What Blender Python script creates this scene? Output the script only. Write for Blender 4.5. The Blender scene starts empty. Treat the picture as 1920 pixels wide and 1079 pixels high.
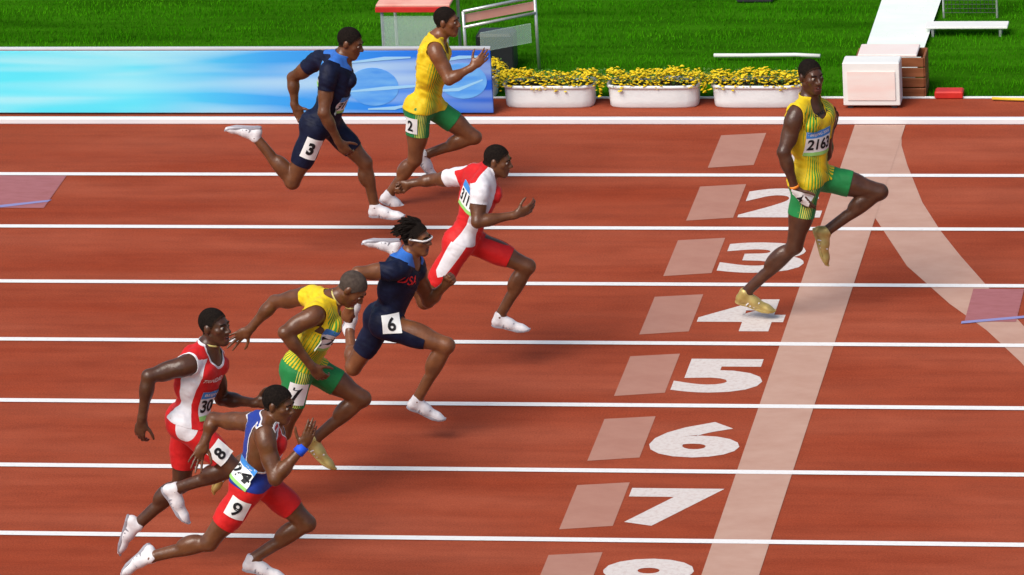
import bpy, math, random
import numpy as np
from mathutils import Vector, Matrix
from mathutils.bvhtree import BVHTree
random.seed(7); RNG = np.random.default_rng(11)
SC = bpy.context.scene
COL = SC.collection

CAMP = [11687.588, 45.167485, 14.825903, -0.179284087, 0.33853147, -0.0551530168]   # focal (px of 1920), distance, height, yaw, pitch, roll
def cam_axes():
    f, D, H, yaw, pitch, roll = CAMP
    fw = np.array([math.sin(yaw)*math.cos(pitch), math.cos(yaw)*math.cos(pitch), -math.sin(pitch)])
    r0 = np.array([math.cos(yaw), -math.sin(yaw), 0.0]); u0 = np.cross(r0, fw)
    r = r0*math.cos(roll)+u0*math.sin(roll); u = -r0*math.sin(roll)+u0*math.cos(roll)
    return r, u, fw
CR, CU, CF = cam_axes(); CO = np.array([0.0, -CAMP[1], CAMP[2]])
def ray(x, y): return CF + CR*(x-960)/CAMP[0] + CU*(539.5-y)/CAMP[0]
def ground(x, y, z=0.0):
    d = ray(x, y); return CO + d*((z-CO[2])/d[2])
def atY(x, y, Y):
    d = ray(x, y); return CO + d*((Y-CO[1])/d[1])
LANE = 1.22
# joints measured on the athletes: (column, row, sideways offset from the lane's middle; minus = nearer the stand)
RUN = dict(
 lead=dict(lane=4, size=1.03, pelvis=(1520,335,0), neck=(1520,186,-.02), head=(1521,143,-.02), face=(50,3,0),
   Rsh=(1489,214,-.20), Lsh=(1553,206,.17), Rel=(1469,286,-.27), Lel=(1547,291,.18), Rwr=(1491,355,-.25), Lwr=(1556,246,.38), Rha=(1507,376,-.24), Lha=(1562,226,.42),
   Rhip=(1513,345,-.10), Lhip=(1538,332,.10), Rkn=(1490,462,-.12), Lkn=(1650,360,.13), Ran=(1398,551,-.10), Lan=(1549,436,.08), Rto=(1452,584,-.10), Lto=(1551,492,.06)),
 lane_three=dict(lane=3, size=.97, pelvis=(606,232,0), neck=(646,108,0), head=(657,80,0), face=(8,22,0),
   Rsh=(618,135,-.19), Lsh=(598,106,.17), Rel=(607,212,-.25), Lel=(549,146,.26), Rwr=(636,268,-.18), Lwr=(553,200,.22), Rha=(650,285,-.16), Lha=(562,216,.21),
   Rhip=(592,240,-.09), Lhip=(618,234,.09), Rkn=(548,342,-.11), Lkn=(684,305,.10), Ran=(478,258,-.10), Lan=(704,388,.10), Rto=(422,243,-.10), Lto=(752,404,.08)),
 lane_two=dict(lane=2, size=.95, pelvis=(798,200,0), neck=(821,72,0), head=(838,40,0), face=(8,5,0),
   Rsh=(816,93,-.18), Lsh=(825,84,.17), Rel=(842,150,-.24), Lel=(790,128,.26), Rwr=(886,126,-.17), Lwr=(806,176,.24), Rha=(902,112,-.15), Lha=(812,192,.22),
   Rhip=(786,208,-.09), Lhip=(812,202,.09), Rkn=(778,300,-.11), Lkn=(890,258,.12), Ran=(730,366,-.10), Lan=(797,292,.08), Rto=(756,388,-.09), Lto=(826,350,.06)),
 lane_five=dict(lane=5, size=.95, pelvis=(868,452,0), neck=(919,318,0), head=(934,301,0), face=(8,12,0),
   Rsh=(903,350,-.19), Lsh=(866,325,.17), Rel=(895,417,-.27), Lel=(812,337,.29), Rwr=(968,403,-.18), Lwr=(768,345,.30), Rha=(985,396,-.15), Lha=(756,348,.30),
   Rhip=(862,462,-.09), Lhip=(884,452,.09), Rkn=(796,566,-.11), Lkn=(990,500,.10), Ran=(738,470,-.10), Lan=(938,594,.08), Rto=(680,456,-.12), Lto=(1016,630,.08)),
 lane_six=dict(lane=6, size=.97, pelvis=(722,600,0), neck=(771,478,0), head=(781,447,0), face=(14,6,0),
   Rsh=(748,505,-.19), Lsh=(783,492,.16), Rel=(671,512,-.26), Lel=(803,566,.26), Rwr=(655,578,-.27), Lwr=(836,534,.18), Rha=(650,594,-.27), Lha=(846,523,.16),
   Rhip=(727,612,-.09), Lhip=(716,600,.09), Rkn=(838,648,-.12), Lkn=(662,690,.11), Ran=(783,751,-.10), Lan=(655,622,.34), Rto=(846,796,-.08), Lto=(672,566,.34)),
 lane_seven=dict(lane=7, size=1.0, pelvis=(562,690,0), neck=(622,562,0), head=(661,541,0), face=(8,50,0),
   Rsh=(592,590,-.20), Lsh=(584,548,.18), Rel=(534,624,-.28), Lel=(515,566,.28), Rwr=(585,688,-.22), Lwr=(468,618,.28), Rha=(598,703,-.20), Lha=(452,628,.28),
   Rhip=(560,700,-.10), Lhip=(584,690,.10), Rkn=(530,812,-.11), Lkn=(680,748,.12), Ran=(436,876,-.10), Lan=(590,826,.08), Rto=(398,928,-.10), Lto=(618,866,.06)),
 lane_eight=dict(lane=8, size=1.03, pelvis=(354,784,0), neck=(393,650,0), head=(403,612,0), face=(22,0,0),
   Rsh=(352,682,-.20), Lsh=(405,668,.16), Rel=(279,706,-.27), Lel=(416,748,.26), Rwr=(266,788,-.28), Lwr=(480,756,.14), Rha=(262,812,-.28), Lha=(501,754,.12),
   Rhip=(352,800,-.10), Lhip=(350,790,.10), Rkn=(438,880,-.12), Lkn=(340,908,.11), Ran=(330,918,-.08), Lan=(258,986,.10), Rto=(352,978,-.08), Lto=(226,1036,.10)),
 lane_nine=dict(lane=9, size=.98, pelvis=(475,905,0), neck=(510,788,0), head=(523,758,0), face=(16,14,0),
   Rsh=(498,816,-.20), Lsh=(480,786,.17), Rel=(516,898,-.28), Lel=(400,786,.27), Rwr=(567,840,-.21), Lwr=(383,830,.22), Rha=(580,812,-.20), Lha=(376,846,.20),
   Rhip=(468,915,-.10), Lhip=(494,906,.10), Rkn=(392,1018,-.12), Lkn=(576,982,.12), Ran=(284,1046,-.10), Lan=(474,1050,.08), Rto=(236,1076,-.12), Lto=(540,1086,.06)),
)
def joints(R):
    Y0 = -LANE*(R['lane']-.5); J = {}
    for k, v in R.items():
        if isinstance(v, tuple) and k != 'face': J[k] = atY(v[0], v[1], Y0+v[2])
    return J


# ------------------------------------------------------------ camera, light, exposure
cam_d = bpy.data.cameras.new('camera'); cam = bpy.data.objects.new('camera', cam_d); COL.objects.link(cam)
cam_d.sensor_width = 36.0; cam_d.lens = CAMP[0]*36.0/1920.0; cam_d.clip_start = .5; cam_d.clip_end = 2000
Mx = Matrix([[CR[0], CU[0], -CF[0], CO[0]], [CR[1], CU[1], -CF[1], CO[1]], [CR[2], CU[2], -CF[2], CO[2]], [0, 0, 0, 1]])
cam.matrix_world = Mx
SC.camera = cam
SUN_EL, SUN_AZ = math.radians(50), math.radians(212)      # azimuth clockwise from +Y
W = bpy.data.worlds.new('World'); SC.world = W; W.use_nodes = True
wn = W.node_tree.nodes; wl = W.node_tree.links
sky = wn.new('ShaderNodeTexSky'); sky.sky_type = 'NISHITA'; sky.sun_disc = False
sky.sun_elevation = SUN_EL; sky.sun_rotation = SUN_AZ; sky.dust_density = 3.0; sky.air_density = 1.0; sky.ozone_density = .6
wn['Background'].inputs[1].default_value = 0.10
wl.new(sky.outputs[0], wn['Background'].inputs[0])
sd = bpy.data.lights.new('sun', 'SUN'); sun = bpy.data.objects.new('sun', sd); COL.objects.link(sun)
sd.energy = 2.3; sd.angle = math.radians(38); sd.color = (1, .95, .87)
sv = Vector((math.sin(SUN_AZ)*math.cos(SUN_EL), math.cos(SUN_AZ)*math.cos(SUN_EL), math.sin(SUN_EL)))
sun.rotation_euler = sv.to_track_quat('Z', 'Y').to_euler()
SC.view_settings.view_transform = 'Standard'; SC.view_settings.look = 'None'
SC.view_settings.gamma = 1.0; SC.view_settings.use_curve_mapping = False
SC.view_settings.exposure = 0.42
SC.render.engine = 'CYCLES'

# ------------------------------------------------------------ helpers
def tag(o, label=None, cat=None, group=None, kind=None):
    if label: o['label'] = label
    if cat: o['category'] = cat
    if group: o['group'] = group
    if kind: o['kind'] = kind
    return o
def empty(name, loc):
    o = bpy.data.objects.new(name, None); COL.objects.link(o); o.location = [float(c) for c in loc]
    o.empty_display_size = .1
    return o
def link(name, me, parent=None, base=None):
    """link a mesh whose vertices are in world space; child of parent placed at base"""
    o = bpy.data.objects.new(name, me); COL.objects.link(o)
    if parent is not None:
        o.parent = parent
    return o
def mesh_np(name, V, F, mats, smooth=True, midx=None, off=(0, 0, 0)):
    V = np.asarray(V, dtype=np.float64) - np.asarray(off); F = np.asarray(F)
    me = bpy.data.meshes.new(name); n = F.shape[1]
    me.vertices.add(len(V)); me.vertices.foreach_set('co', V.astype(np.float32).ravel())
    me.loops.add(F.size); me.loops.foreach_set('vertex_index', F.astype(np.int32).ravel())
    me.polygons.add(len(F)); me.polygons.foreach_set('loop_start', np.arange(0, F.size, n, dtype=np.int32))
    me.update(calc_edges=True)
    for m in (mats if isinstance(mats, (list, tuple)) else [mats]): me.materials.append(m)
    me.polygons.foreach_set('use_smooth', np.full(len(F), smooth, dtype=bool))
    if midx is not None: me.polygons.foreach_set('material_index', midx.astype(np.int32))
    me.validate(); me.update()
    return me
class MB:
    """collects simple closed shapes into one mesh"""
    def __init__(s): s.v = []; s.f = []
    def add(s, V, F):
        n = len(s.v); s.v += [tuple(map(float, p)) for p in V]; s.f += [tuple(i+n for i in q) for q in F]; return s
    def box(s, c, d, rz=0, bev=0.0):
        x, y, z = [k/2 for k in d]; V = []
        if bev <= 0:
            P = [(-x, -y, -z), (x, -y, -z), (x, y, -z), (-x, y, -z), (-x, -y, z), (x, -y, z), (x, y, z), (-x, y, z)]
            F = [(3, 2, 1, 0), (4, 5, 6, 7), (0, 1, 5, 4), (1, 2, 6, 5), (2, 3, 7, 6), (3, 0, 4, 7)]
        else:
            b = bev; P = []; F = []
            for zz, k in ((-z, b), (-z+b, 0), (z-b, 0), (z, b)):
                X, Y = x-k, y-k; c_ = max(b-k, 0) if k == 0 else 0
                c_ = b*.6
                P += [(-X+c_, -Y, zz), (X-c_, -Y, zz), (X, -Y+c_, zz), (X, Y-c_, zz), (X-c_, Y, zz), (-X+c_, Y, zz), (-X, Y-c_, zz), (-X, -Y+c_, zz)]
            F.append(tuple(range(7, -1, -1))); F.append(tuple(range(24, 32)))
            for r in range(3):
                for i in range(8):
                    j = (i+1) % 8; F.append((r*8+i, r*8+j, r*8+8+j, r*8+8+i))
        ca, sa = math.cos(rz), math.sin(rz)
        V = [(c[0]+p[0]*ca-p[1]*sa, c[1]+p[0]*sa+p[1]*ca, c[2]+p[2]) for p in P]
        return s.add(V, F)
    def tube(s, pts, r, seg=8, r2=None):
        pts = [Vector([float(c) for c in p]) for p in pts]; n = len(pts); V = []; F = []
        up = Vector((0, 0, 1))
        for i, p in enumerate(pts):
            d = (pts[min(i+1, n-1)]-pts[max(i-1, 0)]).normalized()
            a = d.cross(up if abs(d.dot(up)) < .95 else Vector((1, 0, 0))).normalized(); b = d.cross(a)
            rr = r if r2 is None else r+(r2-r)*i/(n-1)
            for k in range(seg):
                t = 2*math.pi*k/seg; V.append(p+(a*math.cos(t)+b*math.sin(t))*rr)
        for i in range(n-1):
            for k in range(seg):
                j = (k+1) % seg; F.append((i*seg+k, i*seg+j, (i+1)*seg+j, (i+1)*seg+k))
        F.append(tuple(range(seg-1, -1, -1))); F.append(tuple(range((n-1)*seg, n*seg)))
        return s.add(V, F)
    def prism(s, poly, z0, z1):
        n = len(poly); V = [(p[0], p[1], z0) for p in poly]+[(p[0], p[1], z1) for p in poly]
        F = [tuple(range(n-1, -1, -1)), tuple(range(n, 2*n))]+[(i, (i+1) % n, n+(i+1) % n, n+i) for i in range(n)]
        return s.add(V, F)
    def build(s, name, mat, parent=None, smooth=False, off=(0, 0, 0)):
        me = bpy.data.meshes.new(name); me.from_pydata([(p[0]-off[0], p[1]-off[1], p[2]-off[2]) for p in s.v], [], s.f)
        me.materials.append(mat); me.polygons.foreach_set('use_smooth', [smooth]*len(me.polygons)); me.update()
        return link(name, me, parent)

# ------------------------------------------------------------ materials
def lin(r, g, b): return tuple(((c/255)/12.92 if c/255 <= .04045 else ((c/255+.055)/1.055)**2.4) for c in (r, g, b))
def material(name, col, rough=.6, spec=.4, var=None, vscale=(6, 6, 6), bump=0, bscale=200, detail=4, sheen=0, trans=0, alpha=1, vfac=(.35, .65)):
    m = bpy.data.materials.new(name); m.use_nodes = True; N = m.node_tree.nodes; L = m.node_tree.links
    b = N['Principled BSDF']; b.inputs['Base Color'].default_value = (*col, 1); b.inputs['Roughness'].default_value = rough
    b.inputs['Specular IOR Level'].default_value = spec
    if sheen: b.inputs['Sheen Weight'].default_value = sheen
    if trans: b.inputs['Transmission Weight'].default_value = trans
    if alpha < 1: b.inputs['Alpha'].default_value = alpha
    tc = N.new('ShaderNodeTexCoord')
    if var:
        mp = N.new('ShaderNodeMapping'); mp.inputs['Scale'].default_value = vscale; L.new(tc.outputs['Object'], mp.inputs[0])
        n = N.new('ShaderNodeTexNoise'); n.inputs['Scale'].default_value = 1; n.inputs['Detail'].default_value = detail; L.new(mp.outputs[0], n.inputs[0])
        r = N.new('ShaderNodeValToRGB'); r.color_ramp.elements[0].position = vfac[0]; r.color_ramp.elements[1].position = vfac[1]
        r.color_ramp.elements[0].color = (*col, 1); r.color_ramp.elements[1].color = (*var, 1)
        L.new(n.outputs[0], r.inputs[0]); L.new(r.outputs[0], b.inputs['Base Color'])
    if bump:
        n2 = N.new('ShaderNodeTexNoise'); n2.inputs['Scale'].default_value = bscale; n2.inputs['Detail'].default_value = 3; L.new(tc.outputs['Object'], n2.inputs[0])
        bp = N.new('ShaderNodeBump'); bp.inputs['Strength'].default_value = bump; bp.inputs['Distance'].default_value = .01
        L.new(n2.outputs[0], bp.inputs['Height']); L.new(bp.outputs[0], b.inputs['Normal'])
    return m
def nd(m): return m.node_tree.nodes, m.node_tree.links, m.node_tree.nodes['Principled BSDF']

M = {}
# running track: red rubber with crumb grain, long worn streaks down the lanes
m = material('track_rubber', (.33, .06, .02), .85, .12); N, L, b = nd(m)
tc = N.new('ShaderNodeTexCoord')
def noise(scale3, detail=4, scale=1, rough=.5):
    mp = N.new('ShaderNodeMapping'); mp.inputs['Scale'].default_value = scale3; L.new(tc.outputs['Object'], mp.inputs[0])
    n = N.new('ShaderNodeTexNoise'); n.inputs['Scale'].default_value = scale; n.inputs['Detail'].default_value = detail; n.inputs['Roughness'].default_value = rough
    L.new(mp.outputs[0], n.inputs[0]); return n.outputs[0]
def ramp(src, stops):
    r = N.new('ShaderNodeValToRGB'); e = r.color_ramp.elements
    e[0].position = stops[0][0]; e[0].color = (*stops[0][1], 1); e[1].position = stops[-1][0]; e[1].color = (*stops[-1][1], 1)
    for p, c in stops[1:-1]: q = e.new(p); q.color = (*c, 1)
    L.new(src, r.inputs[0]); return r.outputs[0]
def mix(a, b2, f, mode='MIX'):
    x = N.new('ShaderNodeMix'); x.data_type = 'RGBA'; x.blend_type = mode
    for s, i in ((f, 0), (a, 6), (b2, 7)):
        if isinstance(s, (int, float)): x.inputs[i].default_value = s
        elif isinstance(s, tuple): x.inputs[i].default_value = (*s, 1)
        else: L.new(s, x.inputs[i])
    return x.outputs[2]
big = ramp(noise((.35, 1.6, 1), 3), [(.32, (.29, .046, .016)), (.52, (.325, .063, .027)), (.7, (.37, .084, .041))])
strk = ramp(noise((.9, 9, 1), 5), [(.36, (.62, .55, .55)), (.56, (1, 1, 1))])
c1 = mix(big, strk, .28, 'MULTIPLY')
grain = ramp(noise((1, 1, 1), 2, 260), [(.35, (.72, .7, .7)), (.65, (1.2, 1.2, 1.2))])
g3 = ramp(noise((1, 1, 1), 3, 75, .7), [(.36, (.70, .68, .66)), (.5, (1, 1, 1)), (.66, (1.28, 1.3, 1.32))])
g4 = ramp(noise((.7, 1, 1), 5, 4, .65), [(.35, (.86, .84, .83)), (.62, (1.06, 1.07, 1.08))])
c2 = mix(mix(mix(c1, grain, .55, 'MULTIPLY'), g3, .55, 'MULTIPLY'), g4, .6, 'MULTIPLY')
L.new(c2, b.inputs['Base Color'])
bp = N.new('ShaderNodeBump'); bp.inputs['Strength'].default_value = .5; bp.inputs['Distance'].default_value = .006
L.new(noise((1, 1, 1), 3, 220), bp.inputs['Height']); L.new(bp.outputs[0], b.inputs['Normal'])
M['track'] = m
def worn_paint(name, col, under, wear0, wear1, sc=(40, 40, 40)):
    global N, L, tc
    m = material(name, col, .7, .3); N, L, b = nd(m); tc = N.new('ShaderNodeTexCoord')
    a = noise(sc, 6, 1, .65)
    L.new(ramp(a, [(wear0, col), (wear1, under)]), b.inputs['Base Color'])
    bp = N.new('ShaderNodeBump'); bp.inputs['Strength'].default_value = .4; bp.inputs['Distance'].default_value = .004
    L.new(noise((1, 1, 1), 3, 220), bp.inputs['Height']); L.new(bp.outputs[0], b.inputs['Normal'])
    return m
M['line'] = worn_paint('white_line_paint', (.78, .77, .76), (.52, .36, .32), .58, .74, (25, 60, 30))
M['digit'] = worn_paint('number_paint', (.64, .58, .55), (.50, .38, .34), .46, .80, (30, 34, 20))
M['faded'] = worn_paint('faded_finish_paint', (.50, .31, .24), (.42, .23, .17), .35, .85, (3, 5, 10))
M['square'] = worn_paint('faded_square_paint', (.42, .21, .155), (.36, .16, .115), .35, .8, (3, 5, 10))
M['violet'] = worn_paint('violet_paint', (.36, .13, .14), (.30, .10, .10), .4, .7, (6, 18, 10))
M['blue_line'] = worn_paint('blue_tape', (.24, .24, .48), (.3, .24, .4), .5, .75)
M['grass_soil'] = material('turf_base', (.018, .085, .002), .95, 0, var=(.035, .15, .004), vscale=(.8, 5, 3), bump=.5, bscale=90)
m = material('grass_blade', (.05, .16, .012), .9, .0); N, L, b = nd(m); tc = N.new('ShaderNodeTexCoord')
g1 = ramp(noise((.45, 3.2, 1), 4), [(.3, (.022, .135, .001)), (.5, (.038, .23, .002)), (.68, (.075, .33, .006))])
g2 = ramp(noise((1, 1, 1), 2, 25), [(.3, (.75, .75, .6)), (.7, (1.25, 1.2, 1.1))])
L.new(mix(g1, g2, .7, 'MULTIPLY'), b.inputs['Base Color'])
M['grass'] = m
M['alu_white'] = material('white_coated_metal', (.80, .82, .84), .35, .5, var=(.72, .76, .80), vscale=(2, 8, 8))
M['steel'] = material('brushed_aluminium', (.62, .64, .64), .32, .5, var=(.5, .52, .52), vscale=(3, 20, 20)); nd(M['steel'])[2].inputs['Metallic'].default_value = .6
M['clear'] = material('clear_panel', (.55, .70, .62), .15, .5, alpha=.30)
M['planter'] = material('white_planter', (.80, .85, .86), .5, .4, var=(.72, .77, .78), vscale=(4, 4, 8), bump=.15, bscale=40)
M['soil'] = material('potting_soil', (.05, .03, .018), .95, .1, bump=.8, bscale=80)
M['leaf'] = material('marigold_leaf', (.05, .13, .02), .6, .3, var=(.09, .20, .03), vscale=(20, 20, 20))
M['flower'] = material('marigold_petals', (.74, .50, .01), .7, .1, var=(.82, .64, .03), vscale=(14, 14, 14))
M['pink'] = material('pale_pink_board', (.80, .62, .57), .5, .4, var=(.80, .74, .70), vscale=(2, 2, 9))
M['pinktop'] = material('salmon_cover', (.72, .30, .24), .6, .3, var=(.78, .42, .34), vscale=(5, 5, 5))
M['red'] = material('red_trim', (.62, .03, .02), .5, .4, var=(.5, .02, .015), vscale=(9, 9, 9))
M['white'] = material('white_panel', (.80, .80, .77), .5, .4, var=(.72, .73, .71), vscale=(2, 2, 5))
M['mat_white'] = material('pale_mat', (.80, .86, .80), .75, .3, var=(.72, .82, .74), vscale=(2, 5, 5), bump=.2, bscale=120)
M['brown'] = material('brown_timber', (.19, .06, .02), .6, .3, var=(.28, .10, .04), vscale=(4, 4, 30))
M['dark'] = material('dark_metal', (.03, .03, .035), .4, .5)
M['yellow_cable'] = material('yellow_cable', (.75, .48, .03), .45, .5)
M['blue_box'] = material('blue_board', (.03, .12, .5), .5, .4)
# sponsor board: cyan on the left running to royal blue, white sweeping brush bands and pale discs
m = material('board_print', (.1, .5, .9), .7, .2); N, L, b = nd(m); tc = N.new('ShaderNodeTexCoord')
sep = N.new('ShaderNodeSeparateXYZ'); L.new(tc.outputs['Object'], sep.inputs[0])
mr = N.new('ShaderNodeMapRange'); mr.inputs[1].default_value = -4.6; mr.inputs[2].default_value = 0; L.new(sep.outputs[0], mr.inputs[0])
base = ramp(mr.outputs[0], [(0, (.10, .80, .93)), (.38, (.11, .74, .93)), (.62, (.05, .38, .88)), (.85, (.02, .20, .80)), (1, (.012, .10, .60))])
wm = N.new('ShaderNodeMapping'); wm.inputs['Scale'].default_value = (.38, 1, 4.5); wm.inputs['Rotation'].default_value = (0, math.radians(-7), 0); L.new(tc.outputs['Object'], wm.inputs[0])
wv = N.new('ShaderNodeTexNoise'); wv.inputs['Scale'].default_value = 1.3; wv.inputs['Detail'].default_value = 1.5; wv.inputs['Distortion'].default_value = .3; L.new(wm.outputs[0], wv.inputs[0])
wf = N.new('ShaderNodeMapRange'); wf.inputs[1].default_value = .42; wf.inputs[2].default_value = .72; wf.inputs[4].default_value = .7; L.new(wv.outputs[0], wf.inputs[0])
col = mix(base, (.62, .86, .90), wf.outputs[0])
L.new(col, b.inputs['Base Color'])
M['board'] = m
M['disc'] = material('board_disc_print', (.06, .30, .84), .45, .4, var=(.16, .46, .88), vscale=(3, 3, 14))
M['ring'] = material('board_ring_print', (.30, .62, .90), .45, .4)

# skin, cloth
def skin(name, a, c):
    m = material(name, a, .33, .45, var=c, vscale=(14, 14, 14), bump=.20, bscale=55)
    return m
SK = {'deep': skin('deep_brown_skin', (.056, .021, .011), (.085, .033, .016)),
      'dark': skin('dark_brown_skin', (.098, .035, .014), (.145, .054, .022)),
      'mid': skin('brown_skin', (.14, .050, .020), (.20, .074, .029))}
M['hair'] = material('black_hair', (.012, .009, .008), .95, .05, var=(.022, .016, .013), vscale=(90, 90, 90), bump=1.0, bscale=300)
M['fade'] = material('short_faded_hair', (.026, .014, .009), .8, .1, var=(.040, .019, .011), vscale=(120, 120, 120), bump=.6, bscale=300)
M['stubble'] = material('cropped_hair', (.055, .038, .030), .75, .2, var=(.085, .062, .05), vscale=(40, 40, 40), bump=.6, bscale=300)
M['eye'] = material('eye_white', (.34, .28, .24), .35, .3)
M['iris'] = material('dark_iris', (.012, .008, .006), .15, .5)
M['lip'] = material('lip_skin', (.12, .035, .025), .45, .4)
M['teeth'] = material('teeth', (.7, .66, .58), .3, .5)
def cloth(name, c, c2=None, rough=.6):
    return material(name, c, rough, .3, var=c2 or tuple(k*.86 for k in c), vscale=(12, 12, 12), bump=.7, bscale=16, sheen=.05)
M['navy'] = cloth('navy_cloth', (.004, .006, .022), (.007, .011, .036))
nd(M['navy'])[2].inputs['Sheen Weight'].default_value = 0; nd(M['navy'])[2].inputs['Specular IOR Level'].default_value = .18
M['sky_cloth'] = cloth('blue_cloth', (.03, .15, .55))
M['c_red'] = cloth('red_cloth', (.62, .012, .012), (.52, .008, .010))
M['c_white'] = cloth('white_cloth', (.78, .76, .80))
M['c_blue'] = cloth('royal_blue_cloth', (.014, .04, .30))
M['c_green'] = cloth('green_cloth', (.012, .22, .055), (.010, .18, .045))
M['c_yellow'] = cloth('yellow_cloth', (.80, .56, .01), (.74, .50, .01))
M['gold'] = material('gold_shoe', (.42, .31, .09), .4, .5, var=(.52, .40, .15), vscale=(20, 20, 20)); nd(M['gold'])[2].inputs['Metallic'].default_value = .35
M['shoe_white'] = material('white_shoe', (.74, .72, .74), .5, .4, var=(.62, .60, .63), vscale=(30, 30, 30))
M['shoe_grey'] = material('grey_shoe_stripe', (.30, .29, .33), .5, .4)
M['paper'] = material('bib_paper', (.80, .81, .80), .6, .3)
M['ink'] = material('black_ink', (.01, .01, .012), .6, .3)
M['bib_blue'] = material('bib_blue', (.05, .25, .66), .6, .3)
M['bib_green'] = material('bib_green', (.30, .62, .16), .6, .3)
M['orange'] = material('orange_band', (.85, .25, .02), .5, .4)
M['band_blue'] = material('blue_band', (.015, .09, .72), .6, .3)
M['band_gold'] = material('pale_gold_band', (.62, .52, .18), .35, .5)
M['glass_white'] = material('white_sunglass_frame', (.75, .73, .72), .3, .5)
M['lens'] = material('dark_lens', (.01, .01, .012), .1, .6)
def stripe_cloth(name, base, line, freq, duty=.5):
    """base cloth with fine stripes of a second colour where the garment's 'zone' attribute allows it"""
    global N, L, tc
    m = cloth(name, base); N, L, b = nd(m)
    at = N.new('ShaderNodeAttribute'); at.attribute_name = 'kit'; sp = N.new('ShaderNodeSeparateXYZ'); L.new(at.outputs['Vector'], sp.inputs[0])
    mu = N.new('ShaderNodeMath'); mu.operation = 'MULTIPLY'; mu.inputs[1].default_value = freq; L.new(sp.outputs[0], mu.inputs[0])
    fr = N.new('ShaderNodeMath'); fr.operation = 'FRACT'; L.new(mu.outputs[0], fr.inputs[0])
    lt = N.new('ShaderNodeMath'); lt.operation = 'LESS_THAN'; L.new(fr.outputs[0], lt.inputs[0])
    L.new(sp.outputs[1], lt.inputs[1])                      # stripe width grows with the zone value
    src = b.inputs['Base Color'].links[0].from_socket
    L.new(mix(src, line, lt.outputs[0]), b.inputs['Base Color'])
    return m
M['vest_stripe'] = stripe_cloth('yellow_green_striped_cloth', (.80, .56, .01), (.06, .30, .03), 1.0)
M['short_stripe'] = stripe_cloth('green_yellow_striped_cloth', (.012, .22, .055), (.68, .66, .12), 1.0)

# ------------------------------------------------------------ implicit-surface bodies
def nz(v): v = np.asarray(v, float); return v/(np.linalg.norm(v)+1e-12)
class Cone:                                                    # tapered limb
    def __init__(s, a, ra, b, rb, k=.02): s.a = np.array(a, float); s.b = np.array(b, float); s.ra = ra; s.rb = rb; s.k = k
    def d(s, P):
        ab = s.b-s.a; t = np.clip(((P-s.a)@ab)/(ab@ab+1e-12), 0, 1)
        q = P-s.a-t[..., None]*ab
        return np.sqrt((q*q).sum(-1))-(s.ra+(s.rb-s.ra)*t)
    def box(s): r = max(s.ra, s.rb); return np.minimum(s.a, s.b)-r, np.maximum(s.a, s.b)+r
class Ell:
    def __init__(s, c, axes, r, k=.02): s.c = np.array(c, float); s.A = np.array(axes, float); s.r = np.array(r, float); s.k = k
    def d(s, P):
        q = (P-s.c)@s.A.T; k0 = np.sqrt(((q/s.r)**2).sum(-1))+1e-9; k1 = np.sqrt(((q/(s.r**2))**2).sum(-1))+1e-9
        return k0*(k0-1)/k1
    def box(s): r = s.r.max(); return s.c-r, s.c+r
def smin(a, b, k): h = np.maximum(k-np.abs(a-b), 0)/k; return np.minimum(a, b)-h*h*k*.25
def field_at(prims, P):
    d = np.full(P.shape[:-1], 1.0)
    for p in prims: d = smin(d, p.d(P), p.k)
    return d
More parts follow.
